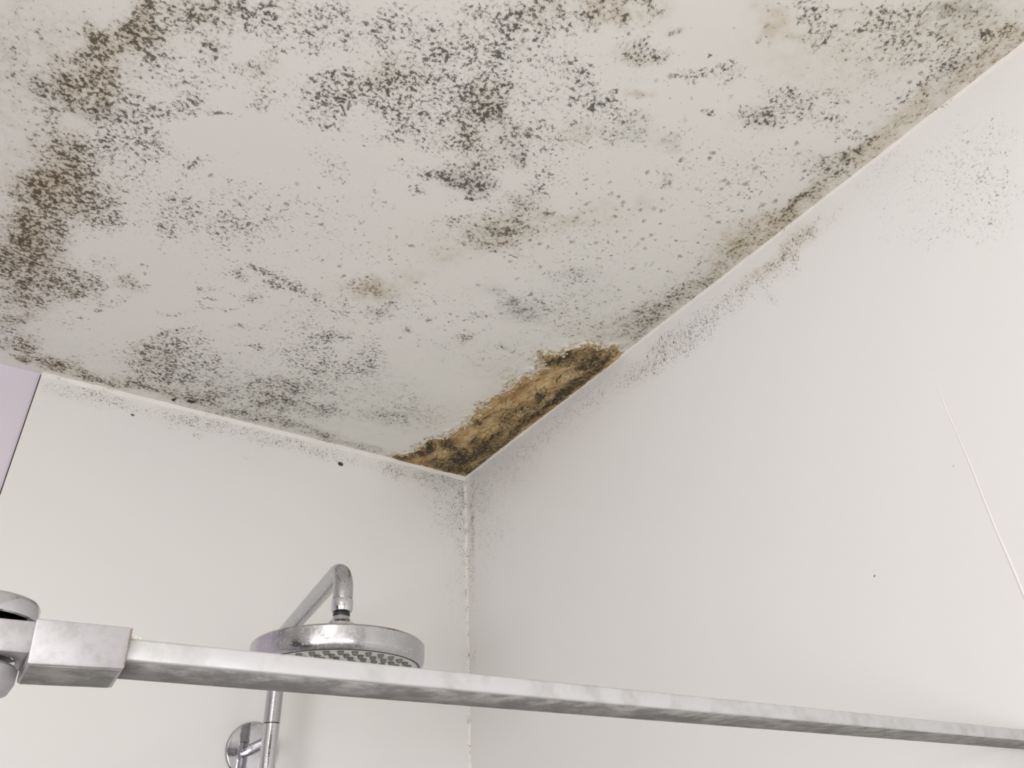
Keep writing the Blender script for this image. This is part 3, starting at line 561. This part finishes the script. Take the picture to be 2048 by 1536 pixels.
# the growth carries on and thins out over the rest of the ceiling, away from the shower corner
more = []
while len(more) < 190:
    cx_, cy_ = rng.uniform(-1.45, 0.0), rng.uniform(-1.78, -0.02)
    far = max(-0.93 - cx_, (-0.687 - 0.6213 * (cx_ + 0.937) - cy_) * 0.849)   # distance past the dense growth
    r_ = rng.uniform(0.012, 0.055)
    if far < 1.3 * r_ or far > 0.5: continue
    k_ = (1 - far / 0.52) * rng.uniform(0.35, 1.0)
    more.append([cx_ * 100, cy_ * 100, r_ * 100, r_ * 100 * rng.uniform(0.45, 0.9), rng.uniform(0, 180), 0.75 * k_, 0.4 * k_ * (rng.random() < 0.4), 0.35 * k_ * (rng.random() < 0.4), 0.5 * k_ * (rng.random() < 0.45), 0])
ch = splat(u, v, np.concatenate([rows(CEILING_MOULD), np.array(more)]))
wu = u + 0.010 * fbm(u, v, 45, 21, 4); wv = v + 0.018 * fbm(u, v, 45, 31, 4)
def poly_sd(px, py, poly):
    d = np.full(px.shape, 1e9); inside = np.zeros(px.shape, bool)
    m_ = len(poly)
    for k in range(m_):
        ax, ay = poly[k]; bx, by = poly[(k + 1) % m_]
        ex, ey = bx - ax, by - ay
        t = np.clip(((px - ax) * ex + (py - ay) * ey) / (ex * ex + ey * ey), 0, 1)
        d = np.minimum(d, np.hypot(px - ax - t * ex, py - ay - t * ey))
        c = ((ay > py) != (by > py)) & (px < (bx - ax) * (py - ay) / (by - ay + 1e-12) + ax)
        inside ^= c
    return np.where(inside, d, -d)
near = (u > -0.24) & (v > -0.62)
sd = np.full(u.shape, -0.1)
sd[near] = poly_sd(wu[near], wv[near], ROT_OUTLINE)
rot = np.clip(0.5 + sd / 0.012, 0, 1)
rim = np.exp(-((sd + 0.006) / 0.010) ** 2) * (u < -0.012) * np.clip(0.55 + 1.6 * fbm(u, v, 25, 15, 2), 0, 1)
dk = np.zeros(u.shape)
dk[near] = splat(u[near], v[near], rows(ROT_DARK), 0.004)[0]
# relief: flaking lip round the wet patch, rough pitted plaster inside it, slight sag
lump = fbm(u, v * 0.7, 38, 51, 5, 0.6)
crack = np.abs(fbm(u * 1.2, v * 0.5, 30, 77, 3, 0.6))
inside = np.clip(sd / 0.02, 0, 1)
h = -0.0015 * (1 + fbm(u, v, 6, 91, 3)) * 0.6
edge = np.clip(np.minimum(-u, -v) / 0.03, 0, 1)
h = h - edge * rot * (0.0020 + 0.0065 * lump) - edge * rim * (0.0006 + 0.0045 * np.clip(fbm(u, v, 130, 61, 3), -0.1, 1))
h = h + inside * 0.004 * np.exp(-(crack / 0.03) ** 2)
h = h - 0.002 * inside
z = HC + np.minimum(h, 0.004)
P = np.stack([u, v, z], 1)
x0, x1, y0, y1 = gx[0], gx[-1], gy[0], gy[-1]
ev = []; ef = []
def addbox(*b):
    k = len(ev); ev.extend(box_v(*b)); ef.extend([[k + i for i in f_] for f_ in BOX])
T = HC + 0.12
addbox(XL - 0.1, x0, YF - 0.1, 0.13, HC - 0.0008, T)
addbox(x0, 0.13, YF - 0.1, y0, HC - 0.0008, T)
addbox(x0, 0.13, y1, 0.13, HC, T)
addbox(x1, 0.13, y0, y1, HC, T)
addbox(x0, x1, y0, y1, HC + 0.02, T)
me = grid_mesh('ceiling', P, len(gx), len(gy), ev, ef, flip=True)
pad = np.zeros((len(ev), 4))
A = np.stack([ch[0], ch[1], ch[2], ch[3]], 1); Bm = np.stack([rot, dk, ch[4], rim], 1)
set_attr(me, 'mould_a', np.concatenate([A, pad])); set_attr(me, 'mould_b', np.concatenate([Bm, pad]))
ceiling = structure(link('ceiling', me, M_ceiling, smooth=False), 'cream painted ceiling covered in black mould, with a rotten brown corner')
ns = (len(gx) - 1) * (len(gy) - 1)
sm = np.zeros(len(me.polygons), bool); sm[:ns] = True
me.polygons.foreach_set('use_smooth', sm)
for m_ in (M_rot, M_ceiling_plain): me.materials.append(m_)
def face_max(val, nu, nv):
    g_ = val.reshape(nu, nv)
    return np.maximum.reduce([g_[:-1, :-1], g_[1:, :-1], g_[:-1, 1:], g_[1:, 1:]]).ravel()
def slots(me, touched, extra, plain):
    s_ = np.concatenate([touched.astype(np.int32), np.full(extra, plain, np.int32)])
    me.polygons.foreach_set('material_index', s_)
fm = face_max(ch.max(0), len(gx), len(gy)); fr = face_max(np.maximum(rot, rim), len(gx), len(gy))
slots(me, np.where(fr > 0.004, 1, np.where(fm > 0.012, 0, 2)), len(ef), 2)

# curled flakes of paint along the lip of the wet patch
ok = np.nonzero((np.abs(sd + 0.002) < 0.009) & (u < -0.02) & (v < -0.02) & (u > -0.2))[0]
bm = bmesh.new()
for k in rng.choice(ok, 260, replace=False):
    s = rng.uniform(0.0010, 0.0032); a = rng.uniform(0, 6.28); el = rng.uniform(0.5, 1.5)
    c = Vector((u[k], v[k], z[k] - 0.0006))
    d1 = Vector((math.cos(a), math.sin(a), 0)); d2 = Vector((-d1.y, d1.x, 0))
    curl = rng.uniform(0.1, 0.5)
    ring = []
    for (p, q, dz) in ((-1, -el, 0.3), (0.1, -el * 0.8, 0.6), (1, -el * 0.5, 1.0), (1.2, el * 0.6, 1.1), (0, el, 0.6), (-1, el * 0.7, 0.2)):
        j = rng.uniform(0.75, 1.2)
        ring.append(c + d1 * (p * s * j) + d2 * (q * s * j) - Vector((0, 0, dz * s * curl)))
    lo_ = [bm.verts.new(p) for p in ring]; hi_ = [bm.verts.new(p + Vector((0, 0, 0.0007))) for p in ring]
    bm.faces.new(lo_); bm.faces.new(hi_[::-1])
    for i in range(6): bm.faces.new((lo_[i], lo_[(i + 1) % 6], hi_[(i + 1) % 6], hi_[i]))
o = obj('paint_flakes', bm, M_flake, ceiling, smooth=False); o['kind'] = 'stuff'; o['label'] = 'curled flakes of peeling cream paint'

# ------------------------------------------------------------------ walls
def slab(name, x0, x1, y0, y1, z0, z1, mat, parent=None):
    bm = bmesh.new(); add_box(bm, x0, x1, y0, y1, z0, z1)
    return obj(name, bm, mat, parent, smooth=False)
PX = -0.8183                                     # left edge of the shower board on the back wall
wall_back = structure(slab('wall_back', XL - 0.1, 0.13, 0.004, 0.12, -0.05, HC + 0.05, M_lav), 'lavender painted wall behind the shower head, clad in cream board')
wall_right = structure(slab('wall_right', 0.004, 0.12, YF - 0.1, 0.12, -0.05, HC + 0.05, M_white), 'long wall to the right clad in cream shower board')

def panel(name, axis, a0, a1, zb, data, parent):
    """cream shower board: dense front face on its top part, plain box behind and below"""
    step = 0.003
    na = int((a1 - a0) / step) + 1; nz = int((HC - zb) / step) + 1
    ga = np.linspace(a0, a1, na); gz = np.linspace(zb, HC, nz)
    A_, Z_ = np.meshgrid(ga, gz, indexing='ij'); a = A_.ravel(); zz = Z_.ravel()
    c = splat(a, zz, data, 0.005, 1.0)
    ev, ef = [], []
    def bx(*b):
        k = len(ev); ev.extend(box_v(*b)); ef.extend([[k + i for i in f_] for f_ in BOX])
    if axis == 'y':
        Pp = np.stack([a, np.zeros_like(a), zz], 1)
        bx(a0, a1, 0.0002, 0.0045, zb, HC); bx(a0, a1, 0.0, 0.0045, 0.0, zb)
    else:
        Pp = np.stack([np.zeros_like(a), a, zz], 1)
        bx(0.0002, 0.0045, a0, a1, zb, HC); bx(0.0, 0.0045, a0, a1, 0.0, zb)
    me = grid_mesh(name, Pp, na, nz, ev, ef, flip=(axis == 'x'))
    pad = np.zeros((len(ev), 4))
    set_attr(me, 'mould_a', np.concatenate([np.stack([c[0], c[1], c[2], c[3]], 1), pad]))
    zero = np.zeros_like(c[0])
    set_attr(me, 'mould_b', np.concatenate([np.stack([zero, zero, c[4], zero], 1), pad]))
    o = link(name, me, M_panel, parent); me.materials.append(M_panel_plain)
    slots(me, np.where(face_max(c.max(0), na, nz) > 0.012, 0, 1), len(ef), 1)
    me.polygons.foreach_set('use_smooth', np.zeros(len(me.polygons), bool))
    return o
panel('shower_panel', 'y', PX, -0.0005, 1.62, rows(BACK_MOULD), wall_back)
SEAM = -0.9868
rd = rows(RIGHT_MOULD)
panel('shower_panel', 'x', SEAM, -0.0005, 1.62, rd, wall_right)
panel('shower_panel', 'x', -1.9, SEAM, 1.62, rd, wall_right)
# dark open joint at the left edge of the back board
slab('panel_joint', PX - 0.0016, PX, 0.0008, 0.0045, 0.0, HC - 0.004, M_gap, wall_back)
# raised white bead over the joint of the right-hand boards, smeared out towards the top
bm = bmesh.new()
pts = []; rad = []
for k in range(60):
    t = k / 59; zz = 2.03 - t * 2.02
    pts.append((0.0006, SEAM + 0.0006 * math.sin(k * 1.7) * (1 - t), zz)); rad.append(0.0008 + 0.0007 * min(1, t * 9) * (0.85 + 0.15 * math.sin(k * 2.3)))
add_tube(bm, pts, rad, 8)
obj('joint_bead', bm, M_white, wall_right)

structure(slab('floor', XL - 0.1, 0.12, YF - 0.1, 0.12, -0.1, 0.0, M_floor), 'grey tiled bathroom floor')
wl = structure(slab('wall_left', XL - 0.1, XL, YF, -2.75, 0.0, HC, M_white), 'white wall across from the shower')
slab('wall_stretch', XL - 0.1, XL, -1.75, 0.004, 0.0, HC, M_white, wl)
slab('wall_below_window', XL - 0.1, XL, -2.75, -1.75, 0.0, 0.93, M_white, wl)
slab('wall_above_window', XL - 0.1, XL, -2.75, -1.75, 1.98, HC, M_white, wl)
bm = bmesh.new()
for b in ((-2.75, -2.70, 0.93, 1.98), (-1.80, -1.75, 0.93, 1.98), (-2.70, -1.80, 0.93, 0.98), (-2.70, -1.80, 1.93, 1.98)):
    add_box(bm, XL - 0.07, XL - 0.01, b[0], b[1], b[2], b[3])
win2 = structure(obj('side_fill_window', bm, M_white, smooth=False), 'added white framed window for fill light, across from the shower')  # unseen window, added to carry the side fill light
slab('pane', XL - 0.05, XL - 0.04, -2.70, -1.80, 0.98, 1.93, M_frost, win2)
# front wall with a window opening and an added dark door for chrome contrast
wf = structure(slab('wall_front', XL, XL + 0.65, YF - 0.1, YF, 0.0, HC, M_white), 'white wall behind the camera with window')
slab('wall_pier', -0.65, 0.004, YF - 0.1, YF, 0.0, HC, M_white, wf)
slab('wall_below_window', XL + 0.65, -0.65, YF - 0.1, YF, 0.0, 0.93, M_white, wf)
slab('wall_above_window', XL + 0.65, -0.65, YF - 0.1, YF, 1.98, HC, M_white, wf)
bm = bmesh.new()
for b in ((XL + 0.65, XL + 0.70, 0.93, 1.98), (-0.70, -0.65, 0.93, 1.98), (XL + 0.70, -0.70, 0.93, 0.98), (XL + 0.70, -0.70, 1.93, 1.98)):
    add_box(bm, b[0], b[1], YF - 0.07, YF - 0.01, b[2], b[3])
win = structure(obj('window_1', bm, M_white, smooth=False), 'white framed window behind the camera')
slab('pane', XL + 0.70, -0.70, YF - 0.05, YF - 0.04, 0.98, 1.93, M_frost, win)
structure(slab('added_door_1', XL, XL + 0.04, -1.5, -0.65, 0.0, 2.02, M_door), 'added dark brown door for chrome reflections, across from the shower')  # unseen door, added so the chrome has something dark to reflect

# ------------------------------------------------------------------ sealant beads
def bead(name, path, mat, label, n1, n2, w=0.007, wob=0.0012, k1=1.0):
    """quarter-round bead: path points on the corner line, n1/n2 the two surface directions"""
    bm = bmesh.new(); rings = []
    n1 = Vector(n1); n2 = Vector(n2)
    for i, p in enumerate(path):
        s1 = k1 * w * (1 + 0.22 * math.sin(i * 0.9) * math.sin(i * 0.37 + 1)) + random.uniform(-wob, wob) * 0.4
        s2 = w * (1 + 0.22 * math.sin(i * 0.7 + 2)) + random.uniform(-wob, wob) * 0.4
        p = Vector(p); b = -0.004
        ring = [p + n1 * b + n2 * b, p + n1 * s1 + n2 * b, p + n1 * s1, p + n1 * s1 * 0.55 + n2 * s2 * 0.28, p + n1 * s1 * 0.28 + n2 * s2 * 0.55, p + n2 * s2, p + n1 * b + n2 * s2]
        rings.append([bm.verts.new(q) for q in ring])
    for a, b in zip(rings, rings[1:]):
        for k in range(7): bm.faces.new((a[k], a[(k + 1) % 7], b[(k + 1) % 7], b[k]))
    bm.faces.new(rings[0]); bm.faces.new(rings[-1])
    return structure(obj(name, bm, mat, angle=60), label)
def sag(d):                                           # the wet plaster drops a little near the corner
    return 0.004 * math.exp(-(d / 0.25) ** 2)
bead('trim_1', [(-0.8185 + k * 0.8185 / 110, 0, HC - 0.001 - sag(0.8185 - k * 0.8185 / 110)) for k in range(111)], M_seal, 'ivory sealant bead along the ceiling above the shower head wall', (0, -1, 0), (0, 0, -1), 0.0065, k1=0.5)
bead('trim_2', [(0, -k * 2.0 / 240, HC - 0.001 - sag(k * 2.0 / 240)) for k in range(241)], M_seal, 'ivory sealant bead along the ceiling above the right wall', (-1, 0, 0), (0, 0, -1), 0.0045, k1=0.45)
bead('trim_3', [(0, 0, HC - 0.006 - k * 2.3 / 330) for k in range(331)], M_seal_dirty, 'mould speckled vertical sealant bead in the shower corner', (-1, 0, 0), (0, -1, 0), 0.0042, 0.0006)

# ------------------------------------------------------------------ ceiling lamp behind the camera
t = thing('ceiling_lamp', 'round opal glass ceiling lamp behind the camera', 'lamp', (-1.55, -2.05, HC))
bm = bmesh.new(); add_lathe(bm, [(0, -0.002), (0.17, -0.002), (0.175, -0.02), (0.165, -0.03), (0, -0.03)], (0, 0, 0)); obj('base', bm, M_white, t)
bm = bmesh.new(); add_lathe(bm, [(0.16, -0.03), (0.155, -0.055), (0.12, -0.072), (0.06, -0.08), (0, -0.082)], (0, 0, 0)); obj('shade', bm, M_opal, t)

# ------------------------------------------------------------------ shower column
FX, FZ = -0.3918, 1.7906                              # wall flange of the upper bracket
RY = -0.085                                           # riser stands this far off the wall
DX, DY, ZA = -0.4307, -0.4238, 1.94                   # drop of the shower arm, arm height
ZT, RH, TH = 1.841, 0.100, 0.027                      # head top, radius, thickness
col_ = thing('rain_shower', 'chrome rain shower with a round head on a bent arm and riser pipe', 'shower', (FX, 0, FZ))
bpy.context.view_layer.update()
INV = Matrix.Translation((-FX, 0, -FZ))
def part(name, bm, mat, parent=col_, **kw):
    if parent is col_: bmesh.ops.transform(bm, matrix=INV, verts=bm.verts)
    return obj(name, bm, mat, parent, **kw)
# riser with a joint line, and the arm sweeping out to the head
bm = bmesh.new()
add_tube(bm, [(FX, RY, 1.02), (FX, RY, 1.8135)], 0.0118)
part('riser', bm, M_chrome)
bm = bmesh.new(); add_lathe(bm, [(0.0107, -0.0009), (0.0107, 0.0009)], (FX, RY, 1.8143)); part('joint_ring', bm, M_black)
d = Vector((DX - FX, DY - RY, 0)); Larm = d.length; d.normalize()
pts = [Vector((FX, RY, 1.815)), Vector((FX, RY, 1.85))]
r1 = 0.045
for k in range(0, 13):
    a = math.pi / 2 * k / 12
    pts.append(Vector((FX, RY, ZA - r1)) + d * (r1 * (1 - math.cos(a))) + Vector((0, 0, r1 * math.sin(a))))
r2 = 0.036
for k in range(0, 15):
    a = math.pi / 2 * k / 14
    pts.append(Vector((FX, RY, ZA)) + d * (Larm - r2 + r2 * math.sin(a)) - Vector((0, 0, r2 * (1 - math.cos(a)))))
pts.append(Vector((DX, DY, ZA - r2 - 0.006)))
bm = bmesh.new(); add_tube(bm, pts, 0.0120, 32)
part('shower_arm', bm, M_chrome_limed)
zc = ZA - r2 - 0.0065
bm = bmesh.new()
add_lathe(bm, [(0.006, 0.001), (0.0108, 0.001), (0.0108, -0.001), (0.0126, -0.0015), (0.0130, -0.003), (0.0130, -0.0125), (0.0118, -0.0158), (0.0095, -0.0170), (0.006, -0.0170)], (DX, DY, zc))
part('collar', bm, M_chrome)
bm = bmesh.new(); add_lathe(bm, [(0.004, 0), (0.0098, -0.0005), (0.0103, -0.003), (0.0095, -0.006), (0.004, -0.006)], (DX, DY, zc - 0.0167)); part('rubber_seal', bm, M_black)
zs = zc - 0.0215
bm = bmesh.new()
add_lathe(bm, [(0.004, 0.0), (0.0096, 0.0), (0.0108, -0.0025), (0.0114, -0.0045), (0.0140, -0.0070), (0.0166, -0.0090), (0.0176, -0.0125), (0.0178, ZT - zs - 0.001), (0.0, ZT - zs - 0.001)], (DX, DY, zs))
part('ball_joint', bm, M_chrome)
# rain head: flat drum with a rounded lower lip
bm = bmesh.new()
add_lathe(bm, [(0.0, 0.0), (RH - 0.006, 0.0), (RH - 0.002, -0.0008), (RH, -0.003), (RH, -TH + 0.009), (RH - 0.0008, -TH + 0.005), (RH - 0.0025, -TH + 0.0015), (RH - 0.0045, -TH), (RH - 0.0060, -TH + 0.0004), (RH - 0.0064, -TH + 0.003), (0, -TH + 0.003)], (DX, DY, ZT), seg=96)
head = part('shower_head', bm, M_chrome_limed, angle=28); head['label'] = 'round chrome rain head with limescale'
hi = INV
def sub(name, bm, mat, **kw):
    bmesh.ops.transform(bm, matrix=INV, verts=bm.verts)
    return obj(name, bm, mat, head, **kw)
bm = bmesh.new()
add_lathe(bm, [(0.0, -TH + 0.0032), (RH - 0.0070, -TH + 0.0032), (RH - 0.0070, -TH + 0.0016), (RH - 0.0082, -TH + 0.0008), (0, -TH + 0.0008)], (DX, DY, ZT), seg=96)
sub('spray_plate', bm, M_face)
bm = bmesh.new()
add_lathe(bm, [(RH - 0.0066, -TH + 0.003), (RH - 0.0052, -TH - 0.0001), (RH - 0.0066, -TH - 0.0004), (RH - 0.0076, -TH + 0.0004), (RH - 0.0076, -TH + 0.003)], (DX, DY, ZT), seg=96)
sub('dark_groove_ring', bm, M_black)  # black ring paints the dark groove between lip and plate
bm = bmesh.new()
add_lathe(bm, [(0.0036, 0.0004), (0.0038, -0.0002), (0.0034, -0.0012), (0.0027, -0.0032), (0.0022, -0.0036), (0.0010, -0.0036), (0.0008, -0.0022), (0, -0.0022)], (0, 0, 0), seg=12)
bmesh.ops.recalc_face_normals(bm, faces=bm.faces[:])
nz_me = bpy.data.meshes.new('nozzle'); bm.to_mesh(nz_me); bm.free(); nz_me.materials.append(M_rubber)
nz_me.polygons.foreach_set('use_smooth', [True] * len(nz_me.polygons))
for r, cnt, a0 in ((0.0825, 34, -110.3), (0.0695, 28, -104.8), (0.0565, 23, -98.5), (0.0430, 17, -90), (0.0300, 12, -80), (0.0165, 6, -70)):
    for k in range(cnt):
        a = math.radians(a0) + 2 * math.pi * k / cnt
        o = bpy.data.objects.new('nozzle', nz_me); C.objects.link(o); o.parent = head
        o.location = (DX - FX + r * math.cos(a), DY + r * math.sin(a), ZT - FZ - TH + 0.0008)
# wall bracket
bm = bmesh.new()
add_lathe(bm, [(0, 0.0), (0.039, 0.0), (0.040, 0.001), (0.040, 0.0055), (0.0385, 0.0072), (0.036, 0.0078), (0, 0.0082)], (FX, 0.0, FZ), axis=(0, -1, 0), seg=72)
part('wall_flange', bm, M_chrome_clean)
bm = bmesh.new()
add_lathe(bm, [(0, 0.008), (0.0088, 0.008), (0.0088, 0.030), (0.0082, 0.0305), (0.0082, 0.0315), (0.0088, 0.032), (0.0088, -RY - 0.006), (0, -RY - 0.006)], (FX, 0.0, FZ), axis=(0, -1, 0), seg=32)
part('bracket_arm', bm, M_chrome_clean)

# ------------------------------------------------------------------ shower rail crossing in front
YB, YK = -0.970, -0.940                                # front and back of the flat bar
ZB, ZTP = 1.6743, 1.6830
rail = thing('shower_rail', 'flat grey aluminium rail crossing below the shower head', 'rail', (-0.78, -0.955, 1.668))
RI = Matrix.Translation((0.78, 0.955, -1.668))
def rpart(name, bm, mat, **kw):
    bmesh.ops.transform(bm, matrix=RI, verts=bm.verts)
    return obj(name, bm, mat, rail, **kw)
bm = bmesh.new(); add_box(bm, -0.766, -0.0005, YB, YK, ZB, ZTP, 0.0011, 3)
rpart('bar', bm, M_alu)
n = N('grimy_underside_shade'); n_a = n.noise(60, 4, 0.7); M_under_shade = n.set(Base_Color=n.mix(n.smooth(n_a, 0.38, 0.66), (0.17, 0.168, 0.16), (0.36, 0.35, 0.33)), Roughness=0.6)  # mottled grime, with the shade under bar and sleeve put into its colour
bm = bmesh.new(); add_box(bm, -0.7345, -0.001, YB + 0.0016, YK - 0.0012, ZB - 0.0004, ZB + 0.0004); o = rpart('underside_shade_strip', bm, M_under_shade); o['label'] = 'grimy strip coloured dark for the shade under the bar'  # thin strip added to paint the bar's shaded underside
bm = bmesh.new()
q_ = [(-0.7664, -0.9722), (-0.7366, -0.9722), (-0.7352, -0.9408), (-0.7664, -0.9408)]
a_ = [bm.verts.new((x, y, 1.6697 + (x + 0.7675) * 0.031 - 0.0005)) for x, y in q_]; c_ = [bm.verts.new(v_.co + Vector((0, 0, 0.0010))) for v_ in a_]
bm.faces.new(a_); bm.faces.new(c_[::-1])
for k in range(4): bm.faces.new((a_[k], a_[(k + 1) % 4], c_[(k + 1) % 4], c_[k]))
o = rpart('sleeve_underside_shade', bm, M_under_shade, smooth=False)  # dark sheet added below the sleeve, its colour standing for the shade there
bm = bmesh.new()
# sleeve: square casting whose lower right corner is cut off, open over the bar
prof = [(-0.7685, 1.6858), (-0.7358, 1.6862), (-0.7353, 1.6705), (-0.7675, 1.6695)]
f_ = [bm.verts.new((x, -0.9735, z_)) for x, z_ in prof]
b_ = [bm.verts.new((x + (0.002 if k in (2,) else 0), -0.9395, z_)) for k, (x, z_) in enumerate(prof)]
bm.faces.new(f_); bm.faces.new(b_[::-1])
for k in range(4): bm.faces.new((f_[k], b_[k], b_[(k + 1) % 4], f_[(k + 1) % 4]))
bmesh.ops.bevel(bm, geom=bm.edges[:], offset=0.0009, segments=2, affect='EDGES', profile=0.5)
rpart('sleeve', bm, M_zinc)
# grimy sealant ring where the bar leaves the sleeve, with a broken white lump on top
bm = bmesh.new()
for k in range(60):
    a = 0.0010 + 0.0145 * (k / 60) ** 0.8
    if a < 0.0165: p = (-0.7356 + 0.0001 * math.sin(k), -0.9727, 1.6702 + a)
    elif a < 0.047: p = (-0.7352, -0.9736 + (a - 0.0165), 1.6864)
    elif a < 0.0635: p = (-0.7352, -0.9394, 1.6864 - (a - 0.047))
    else: p = (-0.7352, -0.9394 - (a - 0.0635), 1.6702)
    r = bmesh.ops.create_icosphere(bm, subdivisions=1, radius=random.uniform(0.0003, 0.0006))
    for vv in r['verts']: vv.co = Vector((vv.co.x * 0.8, vv.co.y * 1.6, vv.co.z * 1.6)) + Vector(p)
rpart('grime_ring', bm, M_grime)
bm = bmesh.new()
for (x_, y_, z_, s_) in ((-0.7335, -0.968, 1.6832, 0.0016), (-0.7312, -0.967, 1.6832, 0.0013), (-0.7295, -0.966, 1.6831, 0.0010), (-0.734, -0.962, 1.6832, 0.0014)):
    r = bmesh.ops.create_icosphere(bm, subdivisions=2, radius=s_)
    for vv in r['verts']: vv.co = vv.co * random.uniform(0.8, 1.15) + Vector((x_, y_, z_))
rpart('sealant_lump', bm, M_seal)
# pivot: knuckle joined to the sleeve by a tongue, capped above and below
KX, KY = -0.7865, -0.9560
bm = bmesh.new(); add_box(bm, KX, -0.7672, -0.9725, -0.9420, 1.6733, 1.6850, 0.0012, 2); rpart('tongue', bm, M_zinc)
bm = bmesh.new(); add_lathe(bm, [(0, 1.6730), (0.0160, 1.6730), (0.0172, 1.6740), (0.0172, 1.6846), (0.0160, 1.6858), (0, 1.6858)], (KX, KY, 0), seg=40); rpart('knuckle', bm, M_chrome_clean)
bm = bmesh.new(); add_lathe(bm, [(0, 1.6857), (0.010, 1.6857), (0.010, 1.6872), (0, 1.6872)], (KX, KY, 0), seg=32); rpart('washer', bm, M_black)
bm = bmesh.new(); add_lathe(bm, [(0, 1.6868), (0.0192, 1.6868), (0.0197, 1.6873), (0.0197, 1.6925), (0.0188, 1.6940), (0.0165, 1.6948), (0, 1.6950)], (KX, KY, 0), seg=56); rpart('top_cap', bm, M_chrome_clean)
bm = bmesh.new(); add_lathe(bm, [(0, 1.6731), (0.0095, 1.6731), (0.0095, 1.6710), (0, 1.6710)], (KX, KY, 0), seg=32); rpart('washer', bm, M_black)
bm = bmesh.new(); add_lathe(bm, [(0, 1.6712), (0.0165, 1.6712), (0.0178, 1.6700), (0.0178, 1.6655), (0.0165, 1.6622), (0.0130, 1.6603), (0.007, 1.6596), (0, 1.6595)], (KX, KY, 0), seg=48); rpart('bottom_cap', bm, M_zinc)
bm = bmesh.new(); add_box(bm, KX - 0.0125, KX + 0.0125, KY + 0.010, -0.0005, 1.6743, 1.6830, 0.001, 2); rpart('side_bar', bm, M_alu)
